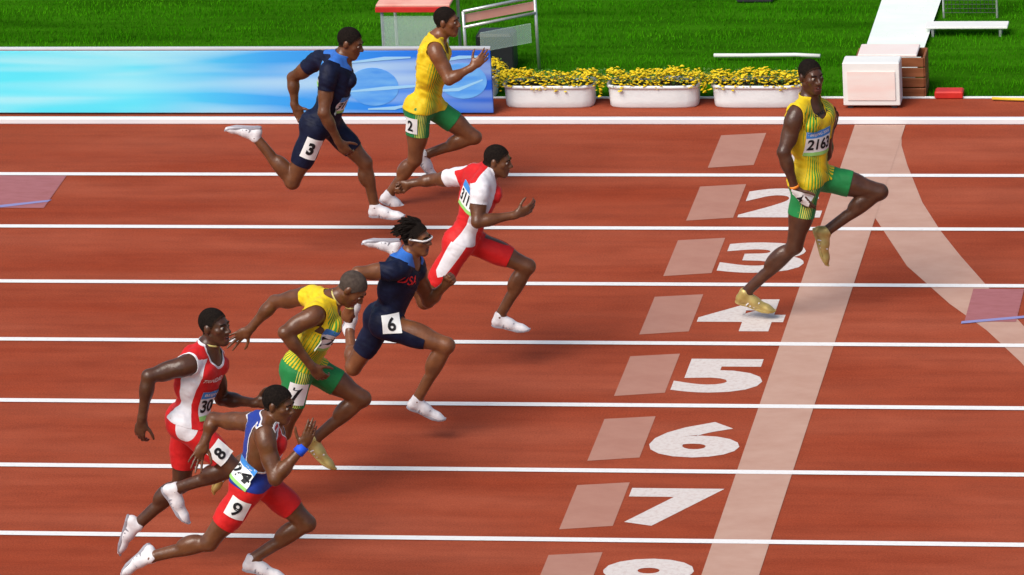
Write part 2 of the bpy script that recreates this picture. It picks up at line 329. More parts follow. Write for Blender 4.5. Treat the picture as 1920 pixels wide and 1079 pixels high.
def surface(prims, cuts, h):
    lo = np.min([p.box()[0] for p in prims], 0)-4*h; hi = np.max([p.box()[1] for p in prims], 0)+4*h
    n = np.ceil((hi-lo)/h).astype(int)+1
    D = np.full(n, 1.0, dtype=np.float32)
    def local(p, fn, pad):
        l, u = p.box(); i0 = np.maximum(np.floor((l-pad-lo)/h).astype(int), 0); i1 = np.minimum(np.ceil((u+pad-lo)/h).astype(int)+1, n)
        ax = [lo[i]+h*np.arange(i0[i], i1[i]) for i in range(3)]
        P = np.stack(np.meshgrid(*ax, indexing='ij'), -1); sl = tuple(slice(i0[i], i1[i]) for i in range(3))
        D[sl] = fn(D[sl], p.d(P))
    for p in prims: local(p, lambda a, b, k=p.k: smin(a, b, k), p.k+2*h)
    for p in cuts: local(p, lambda a, b, k=p.k: -smin(-a, b, k), p.k+2*h)
    # surface nets
    S = D < 0
    C = np.zeros(np.array(n)-1, dtype=np.int8)
    for i in (0, 1):
        for j in (0, 1):
            for k in (0, 1): C += S[i:n[0]-1+i, j:n[1]-1+j, k:n[2]-1+k]
    idx = np.argwhere((C > 0) & (C < 8)); acc = np.zeros((len(idx), 3)); cnt = np.zeros(len(idx))
    cor = [(i, j, k) for i in (0, 1) for j in (0, 1) for k in (0, 1)]
    val = {c: D[idx[:, 0]+c[0], idx[:, 1]+c[1], idx[:, 2]+c[2]].astype(float) for c in cor}
    for c in cor:
        for a in range(3):
            if c[a]: continue
            e = list(c); e[a] = 1; e = tuple(e); A, B = val[c], val[e]; x = (A < 0) != (B < 0)
            t = np.where(x, A/np.where(x, A-B, 1), 0); p = np.tile(np.array(c, float), (len(idx), 1)); p[:, a] += t
            acc[x] += p[x]; cnt += x
    V = lo+h*(idx+acc/cnt[:, None])
    vid = np.full(C.shape, -1, dtype=np.int32); vid[tuple(idx.T)] = np.arange(len(idx))
    Q = []
    for a in range(3):
        b, c = (a+1) % 3, (a+2) % 3
        sl0 = [slice(None)]*3; sl1 = [slice(None)]*3; sl0[a] = slice(0, -1); sl1[a] = slice(1, None)
        A, B = S[tuple(sl0)], S[tuple(sl1)]
        for flip, X in ((0, A & ~B), (1, ~A & B)):
            g = np.argwhere(X); db = np.zeros(3, int); db[b] = 1; dc = np.zeros(3, int); dc[c] = 1
            q = [vid[tuple((g-db*i-dc*j).T)] for i, j in ((1, 1), (0, 1), (0, 0), (1, 0))]
            if flip: q = q[::-1]
            Q.append(np.stack(q, 1))
    Q = np.concatenate(Q)
    # one light smoothing pass
    for _ in range(2):
        s = np.zeros_like(V); w = np.zeros(len(V))
        for i in range(4):
            u, v = Q[:, i], Q[:, (i+1) % 4]
            for k in range(3): s[:, k] += np.bincount(u, V[v, k], len(V))
            w += np.bincount(u, minlength=len(V))
        V = V*.6+.4*s/np.maximum(w, 1)[:, None]
    return V, Q
def normals(V, T):
    a, b, c = V[T[:, 0]], V[T[:, 1]], V[T[:, 2]]; fn = np.cross(b-a, c-a); n = np.zeros_like(V)
    for i in range(3):
        for k in range(3): n[:, k] += np.bincount(T[:, i], fn[:, k], len(V))
    return n/(np.linalg.norm(n, axis=1)[:, None]+1e-12)
def tris(Q): return np.concatenate([Q[:, [0, 1, 2]], Q[:, [0, 2, 3]]])
def split(V, T, X, g, MI=None):
    """cut the triangle mesh along g = 0. X: per-vertex attributes. returns V, T, X, g, MI with no triangle straddling"""
    g = np.where(np.abs(g) < 1e-6, 1e-6, g)
    pos = g > 0; s = pos[T].sum(1); keep = (s == 0) | (s == 3); T0 = T[keep]; M0 = MI[keep] if MI is not None else None
    nv = list(); nx = list(); ng = list(); ne = {}; out = []; om = []
    base = len(V)
    def cut(i, j):
        key = (i, j) if i < j else (j, i)
        if key in ne: return ne[key]
        i, j = key; t = g[i]/(g[i]-g[j]); ne[key] = base+len(nv)
        nv.append(V[i]+(V[j]-V[i])*t); nx.append(X[i]+(X[j]-X[i])*t); ng.append(0.0); return ne[key]
    for ti in np.nonzero(~keep)[0]:
        a, b, c = [int(k) for k in T[ti]]; p = [pos[a], pos[b], pos[c]]
        k = [i for i in range(3) if p[i] != p[(i+1) % 3] and p[i] != p[(i+2) % 3]][0]
        a, b, c = [(a, b, c)[(k+i) % 3] for i in range(3)]
        ab, ac = cut(a, b), cut(a, c); out += [(a, ab, ac, pos[a]), (ab, b, c, pos[b]), (ab, c, ac, pos[b])]
        om += [MI[ti] if MI is not None else 0]*3
    side0 = pos[T0[:, 0]]
    if out:
        V = np.vstack([V, nv]); X = np.vstack([X, nx]); o = np.array([(q[0], q[1], q[2]) for q in out]); sd_ = np.array([q[3] for q in out])
        T = np.vstack([T0, o]); side = np.concatenate([side0, sd_]); MI = np.concatenate([M0, om]) if MI is not None else None
    else: T, side = T0, side0; MI = M0
    return V, T, X, side, MI
def compact(V, T, X):
    u, inv = np.unique(T, return_inverse=True); return V[u], inv.reshape(T.shape), X[u]

class Figure: pass
def bend_dir(a, b, c, fallback):
    v = b-(a+c)/2; ax = nz(c-a); v = v-ax*(v@ax); f = fallback-ax*(fallback@ax)
    return nz(v+f*.06)
def hand_prims(wr, ha, n, side, pose, s):
    P = []; d = nz(ha-wr); n = nz(n-d*(n@d)); t = np.cross(d, n)*side
    k = .006
    P.append(Cone(wr-d*.02, .026*s, wr+d*.02*s, .025*s, .015))
    A = np.array([d, t, n])
    P.append(Ell(wr+d*.052*s, A, (.052*s, .040*s, .019*s), .012))
    P.append(Ell(wr+d*.030*s+t*.022*s+n*.008, A, (.034*s, .018*s, .018*s), .010))
    curl = {'fist': (78, 95, 60), 'open': (6, 8, 6), 'spread': (4, 8, 8), 'relaxed': (32, 38, 26), 'loose': (18, 26, 20)}[pose]
    ln = (.040, .045, .042, .033)
    for i in range(4):
        w = (.029-.0195*i)*s; sp = {'spread': 11, 'open': 2.0, 'relaxed': 3, 'loose': 6, 'fist': 0}[pose]*(1.5-i)
        base = wr+d*((.092, .096, .092, .084)[i])*s+t*w
        dd = nz(d*math.cos(math.radians(sp))+t*math.sin(math.radians(sp))); p = base-dd*.012; r = (.0092, .0095, .0090, .0080)[i]*s
        ang = 0; q = base; P.append(Cone(p, r*1.12, q, r*1.1, k))
        for j, fl in enumerate((1.0, .68, .52)):
            ang += math.radians(curl[j]+i*2); v = dd*math.cos(ang)+n*math.sin(ang); e = q+v*ln[i]*fl*s
            P.append(Cone(q, r*(1.05-.08*j), e, r*(.97-.09*j), k*.6)); q = e
    td = nz(d*.62+t*.75+n*.25) if pose != 'fist' else nz(d*.75+t*.25+n*.7); b0 = wr+d*.030*s+t*.030*s+n*.004
    b1 = b0+td*.036*s; b2 = b1+nz(td+d*.35 if pose != 'fist' else td-t*.9)*.034*s; b3 = b2+nz(td*.6+d*.6 if pose != 'fist' else -t+d*.3)*.024*s
    P += [Cone(b0, .0125*s, b1, .011*s, .008), Cone(b1, .0105*s, b2, .0098*s, .004), Cone(b2, .0098*s, b3, .0082*s, .003)]
    return P
def body(R):
    J = joints(R); s = R['size']; B = Figure(); B.J = J; B.s = s; B.R = R
    up = nz(J['neck']-J['pelvis']); T = np.linalg.norm(J['neck']-J['pelvis']); B.T = T; B.up = up
    def frame(l):
        l = nz(l-up*(l@up)); f = np.cross(l, up); return np.array([l, f, up])
    Fp = frame(J['Lhip']-J['Rhip']); Fc = frame(J['Lsh']-J['Rsh']); Fm = frame(Fp[0]+Fc[0]); B.Fp, B.Fc, B.Fm = Fp, Fc, Fm
    pv = J['pelvis']; at = lambda F, t, l=0, f=0: pv+up*T*t+F[0]*l*s+F[1]*f*s
    G = dict(torso=[], Rarm=[], Larm=[], Rthigh=[], Lthigh=[], Rshin=[], Lshin=[], head=[])
    t = G['torso']
    t += [Ell(at(Fp, .03), Fp, (.148*s, .105*s, .120*s), .05), Ell(at(Fm, .30), Fm, (.130*s, .094*s, .150*s), .06),
          Ell(at(Fc, .62, 0, -.005), Fc, (.166*s, .118*s, .185*s), .05), Ell(at(Fc, .80, 0, -.025), Fc, (.15*s, .085*s, .10*s), .05)]
    for g in (-1, 1):
        t += [Ell(at(Fc, .745, g*.073, .070), Fc, (.080*s, .044*s, .060*s), .012), Ell(at(Fc, .56, g*.118, -.028), Fc, (.054*s, .076*s, .125*s), .03),
              Ell(at(Fc, .80, g*.085, -.085), Fc, (.07*s, .035*s, .085*s), .03)]
        sh = J['Lsh' if g > 0 else 'Rsh']; inn = sh+(J['neck']-sh)*.45-up*.035*s
        t += [Cone(J['neck']+up*.012-Fc[1]*.02, .042*s, sh-Fc[0]*g*.05*s+up*.022*s, .034*s, .04), Cone(inn, .062*s, sh-Fc[0]*g*.03*s-up*.01, .058*s, .04)]
    t += [Cone(at(Fm, .16, 0, .055), .04*s, at(Fm, .52, 0, .066), .04*s, .03)]
    # neck and head
    fy, fp, fr = [math.radians(a) for a in R['face']]
    hf = np.array([math.cos(fy)*math.cos(fp), -math.sin(fy)*math.cos(fp), -math.sin(fp)])
    hu = nz(np.array([0, 0, 1.0])-hf*hf[2]+1e-6); hl = np.cross(hu, hf); H = np.array([hl, hf, hu]); hc = J['head']; B.H = H; B.hc = hc
    hp = lambda l, f, u: hc+(hl*l+hf*f+hu*u)*s
    G['head'] += [Cone(J['neck']-up*.05, .064*s, J['neck']+(hp(0, -.02, -.06)-J['neck'])*.9, .054*s, .035)]
    k = .022
    G['head'] += [Ell(hp(0, -.016, .026), H, (.071*s, .092*s, .086*s), .02), Ell(hp(0, .030, -.040), H, (.056*s, .060*s, .078*s), .03),
        Ell(hp(0, .066, -.098), H, (.026*s, .022*s, .022*s), k), Cone(hp(-.030, .070, .026), .012*s, hp(.030, .070, .026), .012*s, .018),
        Cone(hp(0, .082, .014), .008*s, hp(0, .106, -.022), .0125*s, .010), Ell(hp(-.013, .094, -.028), H, (.010*s, .012*s, .009*s), .006), Ell(hp(.013, .094, -.028), H, (.010*s, .012*s, .009*s), .006),
        Ell(hp(0, .080, -.056), H, (.026*s, .018*s, .0085*s), .006), Ell(hp(0, .079, -.074), H, (.023*s, .016*s, .0095*s), .006),
        Ell(hp(-.043, .052, -.014), H, (.020*s, .020*s, .018*s), .018), Ell(hp(.043, .052, -.014), H, (.020*s, .020*s, .018*s), .018),
        Cone(hp(-.052, .0, -.050), .016*s, hp(-.020, .062, -.094), .014*s, k), Cone(hp(.052, .0, -.050), .016*s, hp(.020, .062, -.094), .014*s, k)]
    for g in (-1, 1):
        G['head'] += [Ell(hp(g*.074, -.012, -.006), H, (.010*s, .020*s, .030*s), .008)]
    cuts = [Ell(hp(-.031, .096, .006), H, (.016*s, .016*s, .010*s), .010), Ell(hp(.031, .096, .006), H, (.016*s, .016*s, .010*s), .010)]
    if R.get('mouth'): cuts.append(Ell(hp(0, .098, -.065), H, (.020*s, .022*s, .0075*s), .004))
    # arms
    for sd_, g in (('R', -1), ('L', 1)):
        a, e, w, h = J[sd_+'sh'], J[sd_+'el'], J[sd_+'wr'], J[sd_+'ha']; P = G[sd_+'arm']; ax = nz(e-a)
        bd0 = bend_dir(a, e, w, -B.Fc[1]); bd = nz(bd0-ax*(bd0@ax))          # points to the back of the elbow
        a2 = a-Fc[0]*g*.035*s-up*.015*s
        s = s*R.get('bulk', 1.10)
        P += [Cone(a2, .054*s, e, .039*s, .025), Ell(a2+(e-a2)*.16+Fc[0]*g*.018*s, np.array([ax, nz(np.cross(ax, bd)), bd]), (.085*s, .056*s, .058*s), .014)]
        o1 = np.array([ax, bd, np.cross(ax, bd)])
        P += [Ell(a2+(e-a2)*.58-bd*.018*s, o1, (.078*s, .037*s, .038*s), .011), Ell(a2+(e-a2)*.50+bd*.020*s, o1, (.092*s, .035*s, .040*s), .011)]
        fx = nz(w-e); fl = np.linalg.norm(w-e); b2 = nz(bd0-fx*(bd0@fx)); o2 = np.array([fx, b2, np.cross(fx, b2)])
        P += [Cone(e, .038*s, w, .025*s, .02), Ell(e+(w-e)*.28, o2, (.33*fl, .043*s, .048*s), .012)]
        s = B.s*1.03
        n = R.get(sd_+'palm'); n = np.array(n, float) if n else Fc[0]*(-g)+up*.1
        P += hand_prims(w, h, n, -1 if sd_ == 'L' else 1, R.get(sd_+'hand', 'relaxed'), s); s = B.s
    # legs
    B.kn = {}
    for sd_, g in (('R', -1), ('L', 1)):
        a, kn, an, to = J[sd_+'hip'], J[sd_+'kn'], J[sd_+'an'], J[sd_+'to']; P = G[sd_+'thigh']; ax = nz(kn-a); fwd = bend_dir(a, kn, an, Fp[1]); B.kn[sd_] = fwd
        ff = nz(fwd-ax*(fwd@ax)); tl = np.linalg.norm(kn-a); o1 = np.array([ax, ff, np.cross(ax, ff)])
        P += [Cone(a, .096*s, kn, .055*s, .04), Ell(a+ax*tl*.45+ff*.026*s, o1, (tl*.36, .066*s, .066*s), .014), Ell(a+ax*tl*.42-ff*.026*s, o1, (tl*.34, .063*s, .062*s), .014),
              Ell(a+ax*tl*.80+ff*.012*s+o1[2]*.022*s, o1, (.06*s, .031*s, .026*s), .010), Ell(a+ax*tl*.80+ff*.012*s-o1[2]*.022*s, o1, (.06*s, .030*s, .026*s), .02),
              Ell(a-Fp[1]*.055*s+up*.012*s, Fp, (.082*s, .080*s, .098*s), .035), Ell(kn+ff*.016*s, o1, (.036*s, .037*s, .034*s), .010)]
        P = G[sd_+'shin']; ax = nz(an-kn); sl = np.linalg.norm(an-kn); ff = nz(fwd-ax*(fwd@ax)); o1 = np.array([ax, ff, np.cross(ax, ff)])
        P += [Cone(kn, .047*s, an, .031*s, .03), Ell(kn+ax*sl*.30-ff*.026*s, o1, (sl*.25, .052*s, .056*s), .012), Ell(kn+ax*sl*.32+ff*.006*s, o1, (sl*.3, .040*s, .044*s), .02),
              Cone(an-ff*.018*s, .022*s, kn+ax*sl*.6-ff*.02*s, .022*s, .02), Ell(an+o1[2]*.022*s, o1, (.018*s, .016*s, .016*s), .012), Ell(an-o1[2]*.022*s, o1, (.018*s, .016*s, .016*s), .012)]
        fd = nz(to-an); dn = nz(ax-fd*(ax@fd)); P += [Cone(an, .030*s, an+fd*.12*s+dn*.014*s, .018*s, .02)]
    B.G = G
    prims = sum(G.values(), [])
    B.V, B.Q = surface(prims, cuts, .0065); B.Tr = tris(B.Q); B.N = normals(B.V, B.Tr)
    V = B.V
    B.D = {k: field_at(v, V) for k, v in G.items()}
    return B
def tcoord(B, V):
    q = V-B.J['pelvis']; return q@B.Fm[0], q@B.Fm[1], (q@B.up)/B.T
def garment_base(B, off):
    V = B.V+B.N*off
    return V
def vest_cut(B, cut, hem=-.06, sleeve=None, neck_r=.082, deep=0.0, strap=.045, drop=.085, wide=.14):
    V = B.V; D = B.D; s = B.s; J = B.J
    lat, fw, u = tcoord(B, V)
    dT = np.minimum(D['torso'], np.minimum(D['Rthigh'], D['Lthigh']))
    g = np.full(len(V), -1.0)
    g = np.maximum(g, (hem-u)*B.T)                          # below the hem
    g = np.maximum(g, dT-D['head']-.012)
    g = np.maximum(g, u*B.T-B.T*1.06)
    c = J['neck']+B.Fc[1]*(.035+deep)*s-B.up*(.015+deep*.5)*s; q = V-c; qq = q@B.Fc.T/np.array([1.0, 1.15, 1.25+deep*4])
    g = np.maximum(g, neck_r*s-np.sqrt((qq**2).sum(1)))
    for sd_, sg in (('R', -1), ('L', 1)):
        a, e = J[sd_+'sh'], J[sd_+'el']; L_ = np.linalg.norm(e-a); ax = (e-a)/L_; dA = D[sd_+'arm']; out = B.Fc[0]*sg
        if sleeve:
            t = ((V-a)@ax)/L_; perp = np.linalg.norm((V-a)-np.outer((V-a)@ax, ax), axis=1)
            g = np.maximum(g, np.where(dA < dT-.0, (t-sleeve)*L_, -1.0))
            g = np.maximum(g, np.minimum(dT-dA, perp-.11*s))   # forearm or hand near the torso
        else:
            # armhole: a rounded hole centred on the shoulder joint
            q3 = V-(a-out*.020*s-B.up*.078*s); w = np.sqrt(((q3@B.Fc[1])/1.0)**2+((q3@B.up)/1.15)**2); q = V-(a-out*.020*s-B.up*.035*s)
            hole = np.where((q@out) > -strap*s, .076*s-w, -1.0)
            hole2 = (q@out)-.004*s                         # everything well outside the strap near the shoulder
            reg = np.minimum(hole2, np.minimum(wide*s-np.abs(q@B.Fc[1]), (q@B.up)+.085*s))
            if drop > .1: reg = np.maximum(reg, np.minimum(np.minimum((q@out)+.085*s, .085*s-np.abs(q@B.Fc[1]+.01)), np.minimum((q@B.up)+drop*s, .05-q@B.up)))
            g = np.maximum(g, reg)
            g = np.maximum(g, np.minimum(dT-dA+.004, (q@out)-.006*s)); g = np.maximum(g, np.minimum(dT-dA, dT-.022))
    for sd_ in 'RL':
        g = np.maximum(g, np.minimum(dT-D[sd_+'shin'], .02))
        a, k = J[sd_+'hip'], J[sd_+'kn']; ax = nz(k-a); lim = .13 if nz(k-a)@B.Fp[1] < .5 else .075
        g = np.maximum(g, np.minimum(D['torso']-.012, (V-a)@ax-lim*s))
    return g
def shorts_cut(B, frac=.72, top=.13):
    V = B.V; D = B.D; J = B.J; lat, fw, u = tcoord(B, V)
    dH = np.minimum(D['Rthigh'], D['Lthigh']); dP = np.minimum(dH, D['torso'])
    g = (u-top)*B.T
    g = np.where(D['torso'] < 0.03, g, np.maximum(g, -1))
    for sd_ in 'RL':
        a, k = J[sd_+'hip'], J[sd_+'kn']; L_ = np.linalg.norm(k-a); ax = (k-a)/L_; t = ((V-a)@ax)/L_
        o = 'L' if sd_ == 'R' else 'R'
        mine = (D[sd_+'thigh'] < D[o+'thigh']+.0)
        fr = frac[sd_] if isinstance(frac, dict) else frac
        g = np.where(mine, np.maximum(g, (t-fr)*L_), g)
        g = np.maximum(g, np.where(t > .35, dH-D[sd_+'shin'], dH-D[sd_+'shin']))
        g = np.maximum(g, dP-D[sd_+'arm']+.003)
    g = np.maximum(g, dP-D['head'])
    return g
def make_garment(B, name, g, off, mats, colour_fns, parent, zone=None, wrinkle=.0, flare=None, thick=.004):
    """mats: list; colour_fns: list of (function(V)->field, material index) applied in turn where the field > 0"""
    V = B.V; N_ = B.N
    offs = np.full(len(V), off)
    if wrinkle:
        q = V*1.0; w = .5*np.sin(q@np.array([95., 40, 70])+2*np.sin(q@np.array([31., 24, 40])))*np.sin(q@np.array([-30., 55, 60]))+np.sin(q@np.array([38., 21, 46])+3*np.sin(q@np.array([9., 14, 23])))*np.sin(q@np.array([-17., 33, 25])+2*np.sin(q@np.array([22., -8, 12])))
        offs = offs+wrinkle*w
    if flare is not None: offs = offs+flare
    VV = V+N_*offs[:, None]
    fields = [f(V) for f, _ in colour_fns]
    Z = zone(V) if zone else np.zeros((len(V), 2))
    X = np.column_stack([g]+fields+[Z])
    V2, T2, X2, side, _ = split(VV, B.Tr, X, g)
    T2 = T2[~side]; V2, T2, X2 = compact(V2, T2, X2)
    MI = np.zeros(len(T2), int)
    for i, (_, mi) in enumerate(colour_fns):
        V2, T2, X2, side, MI = split(V2, T2, X2, X2[:, 1+i], MI); MI = np.where(side, mi, MI)
    base = B.base
    me = mesh_np(name, V2, T2, mats, True, MI, off=base)
    if zone:
        A = me.attributes.new('kit', 'FLOAT_VECTOR', 'POINT')
        A.data.foreach_set('vector', np.column_stack([X2[:, -2], X2[:, -1], np.zeros(len(V2))]).astype(np.float32).ravel())
    o = link(name, me, parent)
    md = o.modifiers.new('thickness', 'SOLIDIFY'); md.thickness = thick; md.offset = -1; md.use_even_offset = False
    B.surf.append((V2, T2))
    return o
def bvh(B):
    Vs = []; Ts = []; n = 0
    for V, T in [(B.V, B.Tr)]+B.surf: Vs.append(V); Ts.append(T+n); n += len(V)
    V = np.vstack(Vs); T = np.vstack(Ts)
    return BVHTree.FromPolygons(V.tolist(), T.tolist())
def project_patch(B, tree, origin, direction, ex, ey, w, h, lift, nx=10, ny=8):
    d = Vector(direction)*-1; rows = []
    last = None
    for j in range(ny+1):
        for i in range(nx+1):
            p = origin+ex*w*(i/nx-.5)+ey*h*(j/ny-.5); hit = tree.ray_cast(Vector(p+np.array(direction)*.25), d, .5)
            rows.append(hit[0])
    # smooth depth: average distance, so that the sheet spans hollows
    dep = np.array([(.25-0)-((Vector(origin+ex*w*((q % (nx+1))/nx-.5)+ey*h*((q//(nx+1))/ny-.5)+np.array(direction)*.25)-r).length) if r else np.nan for q, r in enumerate(rows)])
    med = np.nanmedian(dep); dep = np.where(np.isnan(dep), med-.03, dep); dep = np.clip(dep, med-.06, med+.05)
    G = dep.reshape(ny+1, nx+1)
    for _ in range(3):
        P = np.pad(G, 1, mode='edge'); G2 = (P[:-2, 1:-1]+P[2:, 1:-1]+P[1:-1, :-2]+P[1:-1, 2:]+4*G)/8; G = np.maximum(G, G2)*.5+G2*.5
    G = np.maximum(G, dep.reshape(G.shape))+lift
    def surf(a, b, extra=0):
        a = min(max(a, 0), 1)*nx; b = min(max(b, 0), 1)*ny; i = min(int(a), nx-1); j = min(int(b), ny-1); u, v = a-i, b-j
        z = G[j, i]*(1-u)*(1-v)+G[j, i+1]*u*(1-v)+G[j+1, i]*(1-u)*v+G[j+1, i+1]*u*v
        return origin+ex*w*(a/nx-.5)+ey*h*(b/ny-.5)+np.array(direction)*(z+extra)
    return surf
def sheet(B, surf, name, mat, parent, x0=0, x1=1, y0=0, y1=1, extra=0, nx=12, ny=10, thick=.0012):
    V = []; F = []
    for k in (1, 0):
        for j in range(ny+1):
            for i in range(nx+1): V.append(surf(x0+(x1-x0)*i/nx, y0+(y1-y0)*j/ny, extra-(0 if k else thick)))
    n = (nx+1)*(ny+1)
    for j in range(ny):
        for i in range(nx):
            a = j*(nx+1)+i; q = (a, a+1, a+nx+2, a+nx+1); F.append(q); F.append(tuple(n+t for t in q[::-1]))
    me = bpy.data.meshes.new(name); me.from_pydata([tuple(v-B.base) for v in V], [], F); me.materials.append(mat)
    me.polygons.foreach_set('use_smooth', [True]*len(me.polygons)); me.update()
    return link(name, me, parent)
def glyphs(text, bold=.02, size=1.0):
    cu = bpy.data.curves.new('t', 'FONT'); cu.body = text; cu.size = size; cu.offset = bold; cu.align_x = 'LEFT'; cu.resolution_u = 4
    ob = bpy.data.objects.new('t', cu); COL.objects.link(ob); dg = bpy.context.evaluated_depsgraph_get(); me = ob.evaluated_get(dg).to_mesh()
    V = np.array([v.co[:] for v in me.vertices]); F = [tuple(p.vertices) for p in me.polygons]; ob.evaluated_get(dg).to_mesh_clear()
    bpy.data.objects.remove(ob); bpy.data.curves.remove(cu)
    lo, hi = V.min(0), V.max(0); V = (V-lo)/np.maximum(hi-lo, 1e-6)
    return V, F
def lettering(B, surf, text, mat, parent, x0, x1, y0, y1, extra=.002, bold=.03, name='lettering'):
    V, F = glyphs(text, bold)
    P = [tuple(surf(x0+(x1-x0)*v[0], y0+(y1-y0)*v[1], extra)-B.base) for v in V]
    me = bpy.data.meshes.new(name); me.from_pydata(P, [], F); me.materials.append(mat); me.update()
    return link(name, me, parent)
def bib(B, tree, parent, c, direction, ey, w, h, text, name='number_bib', bands=True, tx=(.06, .94), ty=(.24, .70), bold=.03, head=None):
    direction = nz(direction); ey = nz(ey-direction*(ey@direction)); ex = np.cross(ey, direction)
    sf = project_patch(B, tree, np.array(c), direction, ex, ey, w, h, .006)
    o = sheet(B, sf, name, M['paper'], parent)
    if bands:
        sheet(B, sf, 'blue_band', M['bib_blue'], o, 0, 1, .74, 1, .0012); sheet(B, sf, 'green_band', M['bib_green'], o, 0, 1, 0, .14, .0012)
        if head: lettering(B, sf, head, M['paper'], o, .1, .9, .80, .94, .0032, .01)
    if text: lettering(B, sf, text, M['ink'], o, tx[0], tx[1], ty[0], ty[1], .0034, bold)
    return o

# spiked running shoe, built once: x forward from heel to toe, z up
def shoe_mesh():
    I = np.eye(3)
    P = [Cone((.035, 0, .045), .034, (.13, .002, .040), .036, .03), Cone((.13, .002, .036), .036, (.215, .004, .028), .036, .03), Ell((.235, .004, .026), I, (.048, .038, .024), .02),
         Cone((.026, 0, .055), .034, (.034, 0, .098), .036, .02), Cone((.05, 0, .085), .034, (.115, 0, .055), .032, .03), Ell((.018, 0, .035), I, (.030, .030, .034), .02)]
    V, Q = surface(P, [Ell((.040, 0, .142), I, (.034, .026, .034), .008)], .006)
    V[:, 2] = np.maximum(V[:, 2], .012)
    return V, Q
SHV, SHQ = shoe_mesh()
def sole_mb():
    mb = MB(); pts = []
    out = [(-.012, 0), (-.006, .022), (.02, .033), (.08, .030), (.14, .034), (.20, .042), (.25, .036), (.285, .016), (.288, 0)]
    pts = [(x, y) for x, y in out]+[(x, -y*.92) for x, y in out[::-1][1:-1]]
    n = len(pts)
    rings = [(0.0, .94), (.006, 1.0), (.016, .99)]
    V = []
    for z, k in rings:
        for x, y in pts: V.append((.138+(x-.138)*k, y*k, z+.028*max(0, (x-.2)/.09)**2+.006*max(0, 1-abs(x-.09)/.06)))
    F = [tuple(range(0, n)), tuple(range(3*n-1, 2*n-1, -1))]
    for r in range(2):
        for i in range(n): j = (i+1) % n; F.append((r*n+j, r*n+i, (r+1)*n+i, (r+1)*n+j))
    mb.add(V, F); return mb
SOLE = sole_mb()
SHOE_ME = {}
def shoe(B, sd_, parent, kind):
    J = B.J; an, to = J[sd_+'an'], J[sd_+'to']; kn = J[sd_+'kn']
    fd = nz(to-an); lg = nz(kn-an); s = B.s*.96
    upv = nz(lg-fd*(lg@fd)); lat = np.cross(upv, fd)
    # the foot's sole runs from under the heel to the toe
    an_loc = np.array((.045, 0, .088)); to_loc = np.array((.27, 0, .03)); v = to_loc-an_loc; th = math.atan2(v[2], v[0])
    x = fd*math.cos(-th)+upv*math.sin(-th); z = -fd*math.sin(-th)+upv*math.cos(-th)
    Rm = np.array([x, lat, z]).T*s; org = an-Rm@an_loc
    mats = dict(gold=M['gold'], white=M['shoe_white'])
    if kind not in SHOE_ME:
        a = mesh_np('shoe', SHV, tris(SHQ), mats[kind]); so = bpy.data.meshes.new('sole'); so.from_pydata(SOLE.v, [], SOLE.f); so.materials.append(M['shoe_grey'] if kind == 'white' else M['gold'])
        st = MB()
        for q in range(3): st.tube([(.075+q*.028, -.0345, .018), (.085+q*.028, -.0345, .040), (.103+q*.028, -.026, .066)], .0055, 6)
        for q in range(3): st.tube([(.075+q*.028, .0375, .018), (.085+q*.028, .0375, .040), (.103+q*.028, .028, .066)], .0055, 6)
        sm = bpy.data.meshes.new('side_stripe'); sm.from_pydata(st.v, [], st.f); sm.materials.append(M['shoe_grey'] if kind == 'white' else M['shoe_white'])
        la = MB()
        for q in range(5): la.tube([(.10+q*.02, -.018, .073-q*.0055), (.104+q*.02, 0, .0785-q*.006), (.10+q*.02, .018, .073-q*.0055)], .0028, 5)
        lm_ = bpy.data.meshes.new('laces'); lm_.from_pydata(la.v, [], la.f); lm_.materials.append(M['shoe_white'])
        SHOE_ME[kind] = (a, so, sm, lm_)
    o = bpy.data.objects.new('shoe', SHOE_ME[kind][0]); COL.objects.link(o); o.parent = parent
    mw = Matrix([[*Rm[0], org[0]-B.base[0]], [*Rm[1], org[1]-B.base[1]], [*Rm[2], org[2]-B.base[2]], [0, 0, 0, 1]]); o.matrix_local = mw
    for nm, me in zip(('sole', 'side_stripe', 'laces'), SHOE_ME[kind][1:]):
        c = bpy.data.objects.new(nm, me); COL.objects.link(c); c.parent = o
        if nm != 'sole': c['kind'] = 'stuff'
    return o
def wrist_band(B, a, b, t, mat, parent, r=.033, w=.03, name='wristband'):
    a, b = B.J[a], B.J[b]; c = a+(b-a)*t; ax = Vector(nz(b-a)); mb = MB(); u = ax.orthogonal().normalized(); v = ax.cross(u); V = []; F = []; n = 20
    for (o_, rr) in ((-w/2, r-.004), (-w/2, r), (w/2, r*.97), (w/2, r-.004)):
        for k in range(n):
            t_ = 2*math.pi*k/n; V.append(Vector(c)+ax*o_+(u*math.cos(t_)+v*math.sin(t_))*rr*B.s)
    for q in range(4):
        for k in range(n): j = (k+1) % n; p = (q+1) % 4; F.append((q*n+k, q*n+j, p*n+j, p*n+k))
    mb.add(V, F); return mb.build(name, mat, parent, True, B.base)
